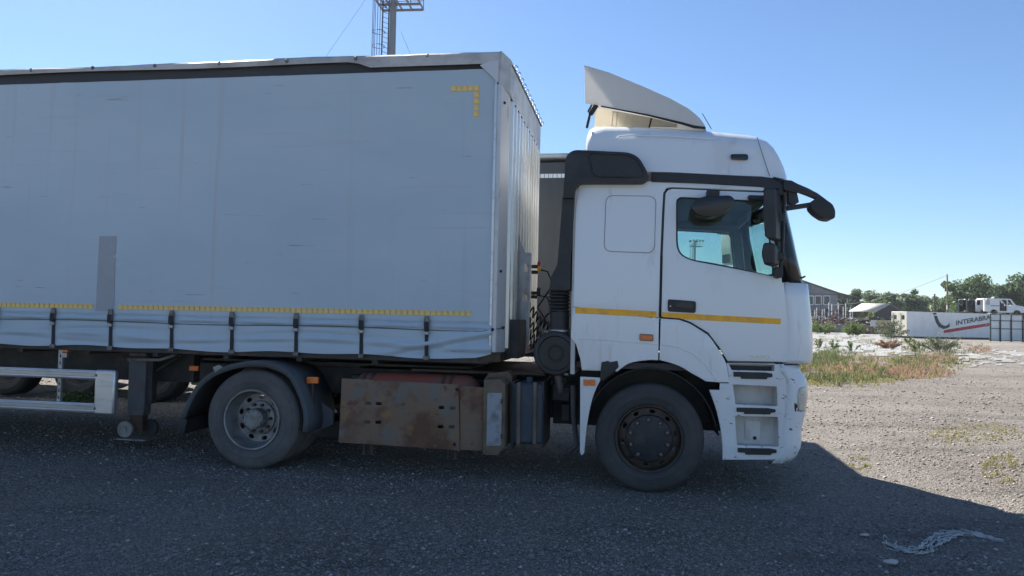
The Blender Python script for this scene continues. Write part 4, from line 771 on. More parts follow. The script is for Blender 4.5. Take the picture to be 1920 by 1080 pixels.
for xa in (972.5, 1003): a, b = T(xa, 717, .06), T(xa - 1, 838, .06); MB().bar((a[0], .068, a[1]), (b[0], .068, b[1]), .032, .012).build('tank_strap', box_tan, tb, bevel=.002); MB().lathe([(.0001, -.02), (.012, -.018), (.014, .0), (.02, .01)], (b[0], .068, b[1] + .015), 'y', 10, caps=False).build('strap_bolt', rust_dark, tb)
c = T(993, 714, .2); MB().lathe([(.035, -.04), (.035, .03), (.03, .036), (.0001, .036)], (c[0], .2, c[1]), 'z', 18).build('filler_cap', tank_blue, tb)
for x_ in (964, 1019): a, b = T(x_, 715, .15), T(x_ - 2, 840, .15); B('tank_cradle', dark_metal, tr, a[0] - .01, a[0] + .01, .1, .7, b[1], a[1])
a, b, c_ = T(1074, 722, .1), T(1080, 835, .1), T(1066, 846, .1); MB().tube([(a[0], .1, a[1]), (a[0] + .01, .1, (a[1] + b[1]) / 2), (b[0] + .01, .1, b[1]), (c_[0], .1, c_[1])], .024, 8).build('fender_stay', dark_metal, tr)
for bxs in ((1040, 705, 1062, 722, .3), (1036, 724, 1068, 752, .35), (1052, 757, 1068, 790, .45)):
    a, b = T(bxs[0], bxs[1], bxs[4]), T(bxs[2], bxs[3], bxs[4]); B('valve_block', dark_metal, tr, a[0], b[0], bxs[4], bxs[4] + .2, b[1], a[1], bevel=.012)
MB().tube([(T(1046, 700, .2)[0], .18, 1.0), (T(1050, 712, .2)[0], .2, .9), (T(1050, 722, .2)[0], .22, .84)], .035, 10).build('drain_hose', buckle_m, tr)
for j in range(5):
    x = -1.25 - j * .12; MB().tube([(x, .8, .95), (x + .15, .62, .9 - .04 * j), (x + .35, .6, .86), (-.75, .75, .92)], .012, 6).build('air_line', black, tr)

# ------------------------------------------------------------------ second trailer parked alongside
T2 = Frame((1.35, 11.0, 0), 10); t2 = T2.empty('parked_trailer'); tag(t2, 'dark curtain-sided trailer parked behind the grey one, seen through the gap at the cab', 'trailer')
dark_wall = M('dark_trailer_curtain', (.05, .05, .053), .5, spots=[((1, 1, .4), (.09, .085, .08), .42, .7, 7), ((6, 6, .3), (.12, .11, .1), .6, .8, 6)])
B('curtain', dark_wall, t2, -13.4, -.16, 0, .03, 1.15, 3.86); B('curtain', dark_wall, t2, -13.4, -.16, 2.47, 2.5, 1.15, 3.86)
B('front_wall', dark_wall, t2, -.06, 0, .06, 2.44, 1.15, 3.9); B('corner_post', dark_metal, t2, -.155, .0, -.01, .05, 1.12, 3.7)
o = B('roof_tarp', rail_m, t2, -13.4, .01, -.03, 2.53, 3.93, 4.0, bevel=.03); panel('corner_gusset', rail_m, t2, [(-.62, 3.93), (-.02, 3.93), (-.02, 3.6), (-.2, 3.74), (-.3, 3.8)], y=-.02, th=.012, bevel=.003)
for x in (-.55, -1.6, -2.7): MB().lathe([(.0001, -.045), (.016, -.045), (.022, -.036), (.022, -.02)], (x, 0, 3.95), 'y', 12, caps=False).build('rail_stud', buckle_m, o)
s2 = MB().box(-.028, .028, -.004, 0, -.03, .03).mesh('reflector')
for k in range(34): q = link('reflector', s2, tape_w, t2, smooth=0); q.location = (-.24 - k * .064, -.003, 3.655)
B('floor', dark_metal, t2, -13.4, -.02, .04, 2.46, 1.06, 1.14)
for y in (.7, 1.7): B('chassis_beam', dark_metal, t2, -13.3, -1.0, y, y + .12, .9, 1.05)
B('side_skirt', dark_metal, t2, -6.8, -5.4, .05, .09, .52, 1.06); B('pallet_box', dark_metal, t2, -6.7, -5.5, .12, .7, .3, .95, bevel=.02)
for x in (-2.4,):
    for y in (.3, 2.05): l = B('landing_leg', dark_metal, t2, x, x + .16, y, y + .16, .1, 1.05); B('foot_plate', dark_metal, l, x - .08, x + .24, y - .06, y + .22, .005, .03)
for x in (-7.3, -8.7, -10.1):
    for y, s_ in ((.0, 1), (2.5, -1)):
        w = MB().lathe(tyre_prof(.5, .29, .36), (0, 0, 0), 'y', 40, caps=False).build('tyre', black, t2); w.location = (x, y, .5); w.scale.y = s_
        MB().lathe([(.295, .03), (.27, .03), (.24, .12), (.12, .1), (.1, .02), (.0001, .02)], (0, 0, 0), 'y', 28, caps=False).build('rim', dark_metal, w)
    MB().cyl((x, .2, .5), .08, 2.1, 'y', 14).build('axle', dark_metal, t2)
# red and white barrier boards glimpsed below the trailers
wpaint = M('faded_white_board', (.7, .68, .64), .6); rpaint = M('faded_red_board', (.5, .07, .05), .6)
for (xa, xb, yy, Z, lab) in ((300, 352, 690, 21., 'red and white striped board glimpsed under the trailer left of the mudguard'),):
    a = at_depth(xa, yy, Z); b = at_depth(xb, yy, Z); L_ = b[0] - a[0]; e = empty('barrier_board', (a[0], Z, 0)); tag(e, lab, 'barrier'); z0 = float(a[2]) - .14
    n_ = max(3, round(L_ / .35))
    for k in range(n_):
        x0 = L_ * k / n_; x1 = L_ * (k + 1) / n_; MB().prism([(x0 - .08, z0), (x1 - .08, z0), (x1 + .08, z0 + .3), (x0 + .08, z0 + .3)], 0, .03).build('stripe', rpaint if k % 2 else wpaint, e)
    for x in (.1, L_ - .1): B('stand', dark_metal, e, x, x + .06, .031, .09, 0, z0 + .28)

# ------------------------------------------------------------------ vegetation helpers
def leaf_quads(P, size, seed, flat=.0):
    g = np.random.default_rng(seed); n = len(P); d = g.normal(size=(n, 3)); d /= np.linalg.norm(d, axis=1)[:, None]; e = np.cross(d, g.normal(size=(n, 3))); e /= np.linalg.norm(e, axis=1)[:, None]
    s = size * (.6 + .8 * g.random(n))[:, None]; a = d * s; b = e * s * .55
    v = np.stack([P - a, P + b, P + a, P - b], 1).reshape(-1, 3); f = np.arange(4 * n).reshape(-1, 4); return v, f
def crown_pts(c, r, nb, nl, seed, br=.28):
    g = np.random.default_rng(seed); d = g.normal(size=(nb, 3)); d /= np.linalg.norm(d, axis=1)[:, None]; rad = g.random(nb) ** .4
    bc = np.array(c) + d * rad[:, None] * np.array(r) * (.72 + .28 * g.random((nb, 1))); k = g.integers(0, nb, nl); bs = (br * (.5 + .9 * g.random(nb)))[k] * np.mean(r)
    q = g.normal(size=(nl, 3)); q /= np.linalg.norm(q, axis=1)[:, None]; q *= (g.random(nl) ** .45)[:, None] * bs[:, None]; q[:, 2] *= .7; return bc[k] + q, bc
leafA = M('dark_green_leaves', (.09, .14, .06), .6, island=.4, trans=.45); leafB = M('mid_green_leaves', (.12, .175, .08), .6, island=.35, trans=.45); leafC = M('yellow_green_leaves', (.13, .17, .045), .6, island=.4, trans=.35)
bark = M('grey_brown_bark', (.09, .07, .055), .9, bump=(8, .5, .03)); stem_m = M('dry_stem', (.16, .14, .08), .9)
def tree(px_, top, Z, wpx, mat, label, seed, base=None, name='tree', nl=5200, leaf=.34):
    c = at_depth(px_, top, Z); h = float(c[2]); w = wpx / 1400 * Z; g = random.Random(seed); e = empty(name, (c[0], Z, 0)); tag(e, label, 'tree', 'trees behind the yard')
    P, bc = crown_pts((0, 0, h * .58), (w * .5, w * .5, h * .4), 46, nl, seed, .33); P[:, 2] = np.maximum(P[:, 2], .4); v, f = leaf_quads(P, leaf, seed + 1); np_mesh('crown', v, f, mat, e, quads=True)
    m = MB(); m.tube([(0, 0, -.2), (.1, 0, h * .25), (-.1, .1, h * .5), (.05, 0, h * .8)], [w * .03 + .1, w * .025 + .06, w * .016 + .03, .03], 7)
    for k in range(14):
        b = bc[k * 3 % len(bc)]; z0 = h * (.2 + .4 * g.random()); m.tube([(0, 0, z0), (b[0] * .5, b[1] * .5, (z0 + b[2]) / 2 + .3), tuple(b)], [.12, .08, .03], 5)
    m.build('trunk', bark, e)
    return e
trees = [(1604, 540, 205, 30, leafB, 'narrow pale tree just right of the open canopy roof', 3), (1632, 542, 215, 62, leafB, 'loose spreading tree behind the little gabled shed, left of the tall bushy one', 4),
         (1667, 535, 200, 55, leafB, 'tall bushy tree rising right above the little gabled shed', 5), (1703, 540, 205, 52, leafA, 'rounded tree above the left end of the white container', 6),
         (1735, 545, 210, 50, leafB, 'low tree left of the two poles in the distance', 7), (1813, 505, 165, 104, leafA, 'biggest dark green tree, standing right of the tall wooden pole', 8), (1905, 512, 170, 92, leafA, 'dark green tree at the right edge behind the white van', 9),
         (1762, 560, 190, 40, leafC, 'small yellow-green tree at the foot of the tall pole', 10), (1650, 566, 180, 44, leafC, 'short yellow-green tree beside the shed roof', 11), (1585, 545, 215, 26, leafA, 'small tree poking up behind the canopy roof', 12), (1560, 560, 220, 60, leafB, 'tree seen between the posts under the canopy', 13)]
for px_, top, Z, w, m_, lab, sd in trees: tree(px_, top, Z, w, m_, lab, sd, nl=9000 if w > 80 else 5000)
# a far hedge line that reads as one mass
P = []; g = np.random.default_rng(5); n_ = 26000; xs = g.random(n_) * 420 - 160; ys = 245 + g.random(n_) * 15; hh = (2.5 + 4 * vnoise(xs * .08, xs * 0, 31) + 2 * vnoise(xs * .35, xs * 0, 32)) * g.random(n_) ** .7
v, f = leaf_quads(np.stack([xs, ys, hh], 1), .55, 77); tag(np_mesh('far_wood', v, f, leafB, quads=True), 'distant belt of trees closing the view', 'wood', kind='stuff')
def bush(px_, base, wpx, hpx, mat, label, seed, nl=2600, leaf=.05):
    p = on_ground(px_, base); Z = p[1]; w = wpx / 1400 * Z; h = hpx / 1400 * Z; e = empty('bush', (p[0], Z, float(gheight(np.array([p[0]]), np.array([Z]))[0]))); tag(e, label, 'bush', 'bushes on the waste ground')
    if wpx < 30: nl = 420; mat = leafD
    g_ = np.random.default_rng(seed + 90); ns = 34 if wpx > 30 else 13; az = g_.random(ns) * 6.283; ro = g_.random(ns) ** .6; tipr = np.stack([np.cos(az) * ro * w * .62, np.sin(az) * ro * w * .45, h * (.55 + .55 * g_.random(ns)) * (1.05 - .55 * ro ** 2)], 1); bas = np.stack([np.cos(az) * ro * w * .16, np.sin(az) * ro * w * .14, 0 * az], 1)
    k_ = g_.integers(0, ns, nl); t_ = (.12 + .88 * g_.random(nl) ** .8)[:, None]; P = bas[k_] + (tipr[k_] - bas[k_]) * t_; P[:, 2] += h * .12 * np.sin(3.14 * t_[:, 0]); P += g_.normal(size=(nl, 3)) * np.array([w * .035, w * .035, h * .03]); P[:, 2] = np.maximum(P[:, 2], .02)
    v, f = leaf_quads(P, leaf * .8 * max(1, Z / 45), seed); np_mesh('foliage', v, f, mat, e, quads=True)
    m = MB()
    for k in range(0, ns, 2): m.tube([tuple(bas[k]), tuple((bas[k] + tipr[k]) / 2 + np.array([0, 0, h * .1])), tuple(tipr[k])], [.012, .009, .004], 4)
    m.build('stems', stem_m, e); return e
leafD = M('bright_weed_leaves', (.14, .19, .05), .65, island=.45, trans=.4); leafE = M('grey_green_weed_leaves', (.13, .155, .09), .65, island=.4, trans=.35); leafR = M('reddish_dry_leaves', (.36, .23, .15), .8, island=.4, trans=.3)
for a in ((1541, 627, 52, 24, leafD, 'low bright bush below the scrap heap, nearest the cab', 1), (1600, 631, 42, 26, leafD, 'rounded bush on the white ground, right of the one nearest the cab', 2), (1669, 640, 62, 44, leafE, 'tall bush in front of the container door end', 3),
          (1668, 654, 48, 18, leafR, 'reddish dry bush below the container door end', 4), (1765, 660, 78, 34, leafE, 'wide grey-green bush in front of the long container wall', 5), (1713, 660, 26, 26, leafD, 'small yellow-green bush left of the wide grey-green one', 6),
          (1537, 652, 18, 18, leafE, 'leftmost of three small weeds on the white ground', 7), (1563, 656, 24, 20, leafD, 'middle of three small weeds on the white ground', 8), (1598, 659, 24, 24, leafE, 'rightmost of three small weeds on the white ground', 9), (1702, 645, 20, 18, leafE, 'dark little bush at the container corner', 10)): bush(*a)
def blades(name, regs, mat, seed, label, cat):
    g = np.random.default_rng(seed); V = []
    for (x0, x1, y0, y1, n, h0, h1, wd) in regs:
        nt = max(40, n // 9); tx_ = x0 - 10 + (x1 - x0 + 20) * g.random(nt * 6); ty = y0 - 3 + (y1 - y0 + 6) * g.random(nt * 6)
        e_ = 1 - ((tx_ - (x0 + x1) / 2) / ((x1 - x0) * .56)) ** 2 - ((ty - (y0 + y1) / 2) / ((y1 - y0) * .58)) ** 2; pr_ = np.clip(e_ * 1.3, 0, 1) * np.clip((vnoise(tx_ / 22., ty / 5., seed) * .6 + .55 * vnoise(tx_ / 7., ty / 2.2, seed + 1) - .42) * 4, 0, 1)
        kk = g.random(nt * 6) < pr_; tx_, ty = tx_[kk][:nt], ty[kk][:nt]; rep_ = g.integers(0, len(tx_), n); px_ = tx_[rep_] + g.normal(0, 2.2, n); py = ty[rep_] + g.normal(0, .35, n); hs_ = (.45 + .9 * g.random(len(tx_)))[rep_]
        d = _F * FP + _R * (px_ - 960)[:, None] - _U * (py - 540)[:, None]; t = -CH / d[:, 2]; X = d[:, 0] * t; Y = d[:, 1] * t; m = len(X); h = (h0 + (h1 - h0) * g.random(m) ** 1.3) * hs_ * .6; a = g.random(m) * 6.283; w = wd * (.6 + .8 * g.random(m)); z = gheight(X, Y)
        ln_ = g.random(m) * .6 * h; b = g.random(m) * 6.283; base = np.stack([X, Y, z], 1); s_ = np.stack([np.cos(a) * w, np.sin(a) * w, 0 * a], 1); tip = base + np.stack([np.cos(b) * ln_, np.sin(b) * ln_, h], 1); mid = base + np.stack([np.cos(b) * ln_ * .3, np.sin(b) * ln_ * .3, h * .55], 1)
        V.append(np.stack([base - s_, mid - s_ * .8, tip, mid + s_ * .8, ], 1))
    V = np.concatenate(V); v = V.reshape(-1, 3); f = np.arange(len(v)).reshape(-1, 4); return tag(np_mesh(name, v, f, mat, quads=True), label, cat, kind='stuff')
weed_g = M('weed_blades', (.145, .165, .07), .7, island=.5, trans=.4); weed_y = M('yellowish_blades', (.3, .27, .11), .75, island=.45, trans=.4); weed_r = M('rusty_dry_blades', (.38, .25, .17), .85, island=.45, trans=.35)
blades('weeds', [(1478, 1665, 662, 722, 8500, .06, .34, .013), (1640, 1800, 664, 694, 5200, .06, .3, .016), (1490, 1600, 655, 700, 3600, .1, .42, .014), (1620, 1740, 690, 714, 2600, .04, .16, .012), (1690, 1850, 640, 668, 1500, .1, .35, .02), (1520, 1660, 618, 668, 700, .1, .5, .02)], weed_g, 5, 'green weeds and grass growing along the edge of the yard', 'weeds')
blades('yellow_grass', [(1485, 1690, 700, 724, 5200, .03, .13, .01), (1490, 1800, 662, 714, 6500, .05, .27, .012), (1730, 1920, 788, 840, 2600, .015, .06, .006), (1840, 1915, 850, 905, 1100, .015, .06, .006), (1580, 1640, 858, 880, 350, .015, .045, .006), (1680, 1850, 655, 690, 1200, .04, .2, .014)], weed_y, 6, 'sparse yellowish grass scattered over the gravel', 'grass')
blades('dry_grass', [(1560, 1650, 686, 706, 2300, .06, .26, .012), (1640, 1795, 686, 712, 3800, .06, .3, .013), (1690, 1800, 664, 684, 2600, .06, .26, .016), (1800, 1860, 650, 662, 900, .1, .3, .02), (1500, 1720, 660, 710, 3600, .05, .25, .013)], weed_r, 7, 'reddish dry grass patches at the edge of the yard', 'grass')
# weeds glimpsed under the trailer
q = on_ground(145, 753); bush(148, 757, 60, 20, leafA, 'dark leafy weed seen below the trailer between the side guard rails', 31, nl=700, leaf=.06)
# ------------------------------------------------------------------ white crusted ground
lime = M('white_lime_crust', (.27, .285, .285), .9, spots=[((.12, .5, 1), (.2, .19, .175), .45, .62, 8), ((.6, 1.8, 1), (.17, .16, .14), .5, .66, 7)], bump=(4, .4, .05))
cu, cv = 520, 130; uu, vv = np.meshgrid(np.linspace(1420, 1990, cu), np.linspace(0, 1, cv))
yl = 624 + np.clip((uu - 1640) / 200, 0, 1) * 30; yh_ = 668 + np.clip((uu - 1700) / 100, 0, 1) * 20; py = yl + (yh_ - yl) * vv
d = _F * FP + _R * (uu - 960)[..., None] - _U * (py - 540)[..., None]; t = -CH / d[..., 2]; X = d[..., 0] * t; Y = d[..., 1] * t; Zs = gheight(X, Y) + .025
keep = (vnoise(uu / 22., py / 3.2, 51) * .8 + vnoise(uu / 7., py / 1.5, 52) * .5 - np.where(uu > 1690, .2, 0) + np.where((vv < .06) | (vv > .94), -.25, 0)) > .46
keep &= ~((uu > 1690) & (uu < 1795) & (py < 672) & (vnoise(uu / 15., py / 3., 53) > .35))
idx = np.arange(cu * cv).reshape(cv, cu); kq = keep[:-1, :-1]; F4 = np.stack([idx[1:, :-1], idx[1:, 1:], idx[:-1, 1:], idx[:-1, :-1]], -1)[kq]
tag(np_mesh('pale_ground', np.stack([X, Y, Zs], -1).reshape(-1, 3), F4, lime, quads=True), kind='structure')

# ------------------------------------------------------------------ white container with lettering
cont_w = M('container_white', (.72, .73, .74), .45, spots=[((.6, .6, .6), (.6, .6, .59), .5, .75, 6), ((2, 2, .5), (.42, .37, .3), .66, .8, 8)]); cont_c = M('container_cream_door', (.74, .69, .55), .5, spots=[((3, 3, .6), (.32, .22, .13), .6, .72, 8)])
logo_d = M('dark_teal_print', (.02, .035, .045), .5, spots=[((1.5, 1.5, 1.5), (.1, .11, .11), .62, .75, 7)]); logo_r = M('faded_red_print', (.42, .035, .035), .5, spots=[((1.2, 1, 3), (.6, .5, .48), .6, .68, 8)])
pA = on_ground(1701, 634); CF = Frame((pA[0], pA[1], 0), -18); ce = CF.empty('container'); tag(ce, 'long white container with dark slanted lettering and a red stripe', 'container')
CH0, CH1, CL = .25, 3.35, 19.5
cb = B('container_body', cont_w, ce, 0, CL, 0, 2.5, CH0, CH1, bevel=.03)
B('base_rail', dark_metal, ce, .1, CL, .1, 2.4, .03, CH0 - .003); B('top_rail', alu, ce, 0, CL, -.02, .0, CH1 - .12, CH1 + .02); B('bottom_rail', alu, ce, 0, CL, -.02, .0, CH0 - .03, CH0 + .12)
for y0, y1 in ((.04, 1.22), (1.28, 2.46)):
    dd = B('container_door', cont_c, ce, -.05, -.003, y0, y1, CH0 + .02, CH1 - .02); B('door_vent', dark_glass, dd, -.06, -.05, y0 + .35, y0 + .8, 2.35, 2.9); MB().cyl((-.08, y1 - .2, CH0 + .1), .025, 2.9, 'z', 8).build('locking_bar', cont_c, dd)
for k in range(int(CL / 1.2)): B('wall_seam', alu, ce, 1.2 * (k + 1), 1.2 * (k + 1) + .03, -.008, .0, CH0 + .12, CH1 - .12, bevel=0)
CP = lambda l: [CF.px(x, y, -.02) for x, y in l]
hk = CP([(1751, 592), (1757, 592), (1761, 603), (1766, 609), (1772, 611), (1778, 609), (1780, 605), (1781, 612), (1777, 615), (1769, 617), (1760, 613), (1755, 605)]); panel('logo_hook', logo_d, ce, hk, y=-.03, th=.008, bevel=0); panel('logo_dot', logo_d, ce, CP([(1749, 586.5), (1755.5, 586.5), (1756, 590), (1750, 590)]), y=-.03, th=.008, bevel=0)
panel('red_stripe', logo_r, ce, CP([(1769, 620), (1778, 617.5), (1855, 605.5), (1856, 611), (1800, 620), (1770, 624.5)]), y=-.03, th=.008, bevel=0)
p0 = CF.px(1792, 610, -.02); p1 = CF.px(1856, 598.5, -.02); sl_a = math.atan2(p1[1] - p0[1], p1[0] - p0[0]); htx = (CF.px(1792, 601.5, -.02)[1] - p0[1])
tm = text_mesh('INTERABRA', 1., .018); co = np.empty(len(tm.vertices) * 3); tm.vertices.foreach_get('co', co); co = co.reshape(-1, 3); wid = co[:, 0].max(); wanted = (p1[0] - p0[0]) * 1.02
co[:, 0] *= wanted / wid; co[:, 1] *= htx / .7; co[:, 1] += co[:, 0] * math.tan(sl_a); tm.vertices.foreach_set('co', co.ravel()); tm.update()
tx = link('container_lettering', tm, logo_d, ce, smooth=0); tx.rotation_euler = (PI / 2, 0, 0); tx.location = (p0[0], -.03, p0[1])
# ------------------------------------------------------------------ framed fence right of the container
fen = Frame(on_ground(1856, 640), -6); fe = fen.empty('sheet_fence'); tag(fe, 'white sheet fence on a dark steel frame at the right edge', 'fence')
fence_d = M('dark_fence_steel', (.03, .035, .04), .6); sheet = M('white_fence_sheet', (.74, .78, .78), .5, spots=[((.8, .8, .8), (.6, .64, .64), .45, .75, 5)])
xs_ = [fen.px(x, 610)[0] for x in (1857, 1875.5, 1896, 1918, 1942, 1966)]; zt_ = 3.1
for x in xs_: B('fence_post', fence_d, fe, x - .06, x + .06, -.06, .06, 0, zt_, bevel=.01)
for z in (.12, 1.45, 2.35, zt_ - .06): B('fence_rail', fence_d, fe, xs_[0], xs_[-1], -.03, .03, z - .035, z + .035, bevel=.008)
for a, b in zip(xs_, xs_[1:]): B('fence_sheet', sheet, fe, a + .03, b - .03, .07, .09, .06, 2.45 + .1 * random.random(), bevel=0)
# ------------------------------------------------------------------ van shells on top of the container
def van(name, fr_o, yaw, L_, H_, paint, label):
    e = empty(name, fr_o, yaw); tag(e, label, 'van', 'stripped van shells on the container')
    out = [(0, .3), (.02, H_ * .55), (.16, H_ * .93), (.3, H_), (L_ * .6, H_), (L_ * .66, H_ * .97), (L_ * .78, H_ * .6), (L_ * .97, H_ * .52), (L_, H_ * .42), (L_, .25), (L_ * .9, .22), (L_ * .88, .42), (L_ * .83, .56), (L_ * .78, .56), (L_ * .73, .42), (L_ * .71, .2), (L_ * .32, .2), (L_ * .3, .42), (L_ * .25, .58), (L_ * .2, .58), (L_ * .15, .42), (L_ * .13, .25)]
    w1 = [(.18, H_ * .58), (.3, H_ * .9), (.75, H_ * .9), (.75, H_ * .58)]; w2 = [(L_ * .37, .42), (L_ * .37, H_ * .93), (L_ * .55, H_ * .93), (L_ * .55, .42)]; w3 = [(L_ * .575, H_ * .55), (L_ * .575, H_ * .92), (L_ * .63, H_ * .92), (L_ * .71, H_ * .58)]
    for y in (0, 1.75): panel('body_side', paint, e, rnd(out, .06, 3), [rnd(w, .06, 3) for w in (w1, w2, w3)], y=y, th=.05, bevel=.015)
    rp = [(.16, H_ * .93), (.3, H_), (L_ * .6, H_), (L_ * .66, H_ * .97)]; m = MB(); m.v = [(x, y, z - .01) for x, z in rp for y in (.03, 1.77)]; m.f = [(2 * i, 2 * i + 1, 2 * i + 3, 2 * i + 2) for i in range(3)]; o = m.build('roof', paint, e); s_ = o.modifiers.new('t', 'SOLIDIFY'); s_.thickness = .03
    m = MB(); m.v = [(x, y, z - .012) for x, z in [(L_ * .78, H_ * .6), (L_ * .97, H_ * .52), (L_, H_ * .42), (L_, .3)] for y in (.04, 1.76)]; m.f = [(2 * i, 2 * i + 1, 2 * i + 3, 2 * i + 2) for i in range(3)]; o = m.build('bonnet', paint, e); s_ = o.modifiers.new('t', 'SOLIDIFY'); s_.thickness = .03
    B('floor_pan', rust_dark, e, .1, L_ * .98, .06, 1.74, .22, .28); B('side_stripe', dark_glass, e, .8, L_ * .36, -.012, -.002, H_ * .5, H_ * .54, bevel=0); B('bulkhead', rust_dark, e, L_ * .74, L_ * .76, .06, 1.74, .3, H_ * .55)
    m = MB(); m.bar((L_ * .66, .9, H_ * .95), (L_ * .775, .9, H_ * .6), .05); m.build('screen_pillar', paint, e); B('seat_frame', dark_metal, e, L_ * .44, L_ * .52, .3, .8, .3, H_ * .7)
    for yy in (.02, 1.58):
        for xx in (L_ * .225, L_ * .805): MB().lathe([(.2, 0), (.2, .2)], (xx, yy, .22), 'y', 16).build('brake_drum', rust_dark, e)
    for y in (.06, 1.5): B('rear_door_frame', paint, e, -.02, .03, y, y + .24, .32, H_ * .9)
    return e
vw = M('van_white_paint', (.72, .74, .76), .4, spots=[((2, 2, 2), (.5, .47, .42), .62, .75, 7)]); vd = M('van_dark_paint', (.02, .025, .035), .3)
fz = CH1 + .03; a = CF.px(1846, 575, .4); o_ = CF.o + CF.fx * a[0] + CF.ly * .35; van('van_shell', (o_[0], o_[1], fz), R(6), 5.7, 2.05, vw, 'stripped white van shell without doors, on top of the container')
o_ = CF.o + CF.fx * (a[0] - 1.05) + CF.ly * .9; B('van_sleepers', rust_dark, ce, a[0] - 1.3, CL - .1, .2, 2.45, CH1 + .004, CH1 + .028); vdk = van('van_shell', (o_[0], o_[1] + 1.6, fz), R(10), 5.2, 2.0, vd, 'dark van shell half hidden behind the white one')
# ------------------------------------------------------------------ raised yard with scrap, hall, shed, poles
conc = M('grey_concrete', (.24, .235, .23), .9, spots=[((.5, .5, .5), (.15, .145, .14), .45, .7, 7)], bump=(3, .3, .05))
tag(B('embankment', conc, None, 44, 82, 142, 215, -.2, 1.55, bevel=.1), kind='structure')
hall_w = M('hall_grey_cladding', (.27, .27, .275), .7, spots=[((.2, .2, .3), (.15, .155, .165), .4, .7, 5)], bump=((3, 3, .1), .3, .05)); hall_r = M('hall_roof_sheet', (.12, .125, .13), .6); wf = M('white_window_frame', (.7, .7, .7), .5); wg = M('dark_window_glass', (.03, .035, .045), .15)
HF = Frame((at_depth(1570, 560, 178)[0], 178, 0), 0); he = HF.empty('industrial_hall'); tag(he, 'grey gabled hall with white-framed windows and an open canopy on posts', 'building')
ridge, eave, can = HF.px(1500, 524), HF.px(1570, 548), HF.px(1606, 557.5)
xl = 2 * ridge[0] - eave[0]
panel('gable_wall', hall_w, he, [(xl, 1.5), (0, 1.5), (0, eave[1] - .25), (ridge[0], ridge[1] - .25), (xl, eave[1] - .25)], y=0, th=.3, bevel=0)
B('side_wall', hall_w, he, -.3, 0, .31, 34, 1.5, eave[1] - .3, bevel=0); B('string_course', hall_r, he, xl, 0, -.06, -.002, HF.px(1550, 552)[1] - .1, HF.px(1550, 552)[1] + .12)
def slab(name, p, q, y0, y1, th, mat): return MB().prism([p, q, (q[0], q[1] - th), (p[0], p[1] - th)], y0, y1).build(name, mat, he)
slab('roof_slope', (ridge[0], ridge[1]), (eave[0] + .1, eave[1] - .02), -.6, 34, .22, hall_r); slab('roof_slope', (xl - .4, eave[1] - .1), (ridge[0] - .01, ridge[1]), -.6, 34, .22, hall_r); slab('canopy_roof', (eave[0] + .12, eave[1] - .03), (can[0], can[1]), -.6, 34, .18, hall_r)
for x in (1519, 1534, 1550): a = HF.px(x - 6.5, 554); b = HF.px(x + 6.5, 572); w = B('window', wf, he, a[0], b[0], -.08, -.004, b[1], a[1]); B('pane', wg, w, a[0] + .2, b[0] - .2, -.1, -.081, b[1] + .2, a[1] - .2, bevel=0)
for x in (1577, 1585, 1593, 1600): c = HF.px(x, 580); B('canopy_post', hall_r, he, c[0] - .12, c[0] + .12, .3, .54, 1.5, can[1] + (eave[1] - can[1]) * (1 - (c[0] / can[0])) - .1)
SF = Frame((at_depth(1668, 585, 146)[0], 146, 0), 0); se = SF.empty('shed'); tag(se, 'small shed with a pale gabled roof beside the container', 'shed')
pale_r = M('pale_shed_roof', (.55, .52, .45), .6, spots=[((1, 1, 1), (.4, .37, .32), .5, .7, 6)]); shed_w = M('dark_shed_timber', (.07, .06, .06), .8)
rz_ = SF.px(1668, 569)[1]; ez_ = SF.px(1690, 581.5)[1]; xr = SF.px(1690, 581)[0]; xm = SF.px(1643, 585)[0]
panel('gable_wall', shed_w, se, [(xm, 1.5), (xr - .2, 1.5), (xr - .2, ez_), (0, rz_ - .2), (xm, ez_ - .2)], y=0, th=.2, bevel=0)
m = MB(); m.add([(0, -.4, rz_), (xm - .3, -.4, ez_ - .35), (xm - 3.6, 4, ez_ - .35), (-3.6, 4, rz_)], [(0, 1, 2, 3)]); o = m.build('roof_slope', pale_r, se); s_ = o.modifiers.new('t', 'SOLIDIFY'); s_.thickness = .15
m = MB(); m.add([(0.02, -.4, rz_), (xr + .3, -.4, ez_ - .25), (xr - 3.2, 4, ez_ - .25), (-3.58, 4, rz_)], [(0, 3, 2, 1)]); o = m.build('roof_slope', hall_r, se); s_ = o.modifiers.new('t', 'SOLIDIFY'); s_.thickness = .15
# poles and wire
pole_m = M('weathered_pole', (.2, .15, .1), .9); pole_d = M('dark_steel_pole', (.05, .05, .055), .7)
for px_, top, Z, r_, mt, lab, nm in ((1776, 514, 120, .13, pole_m, 'tall wooden utility pole behind the container', 'utility_pole'), (1752.5, 552, 115, .12, pole_d, 'short dark steel pole behind the container', 'steel_pole')):
    c = at_depth(px_, top, Z); e = empty(nm, (c[0], Z, 0)); tag(e, lab, 'pole'); MB().cyl((0, 0, 0), r_ * 1.15, float(c[2]), 'z', 10, r_ * .8).build('shaft', mt, e)
    if nm == 'utility_pole': MB().cyl((0, -.16, float(c[2]) - .2), .05, .16, 'z', 8).build('insulator', wf, e); B('junction_box', wf, e, -.2, -.02, -.2, -.1, 4.3, 5.0)
    else: B('cap', pole_d, e, -.14, .14, -.14, .14, float(c[2]), float(c[2]) + .06)
a = at_depth(1776, 516, 120); b = at_depth(1560, 572, 170); m = MB(); m.tube([tuple(a + (b - a) * k / 14 - np.array([0, 0, 1.2 * math.sin(PI * k / 14)])) for k in range(15)], .028, 4); tag(m.build('overhead_wire', wire_m), 'thin overhead wire running left from the tall wooden pole', 'wire')
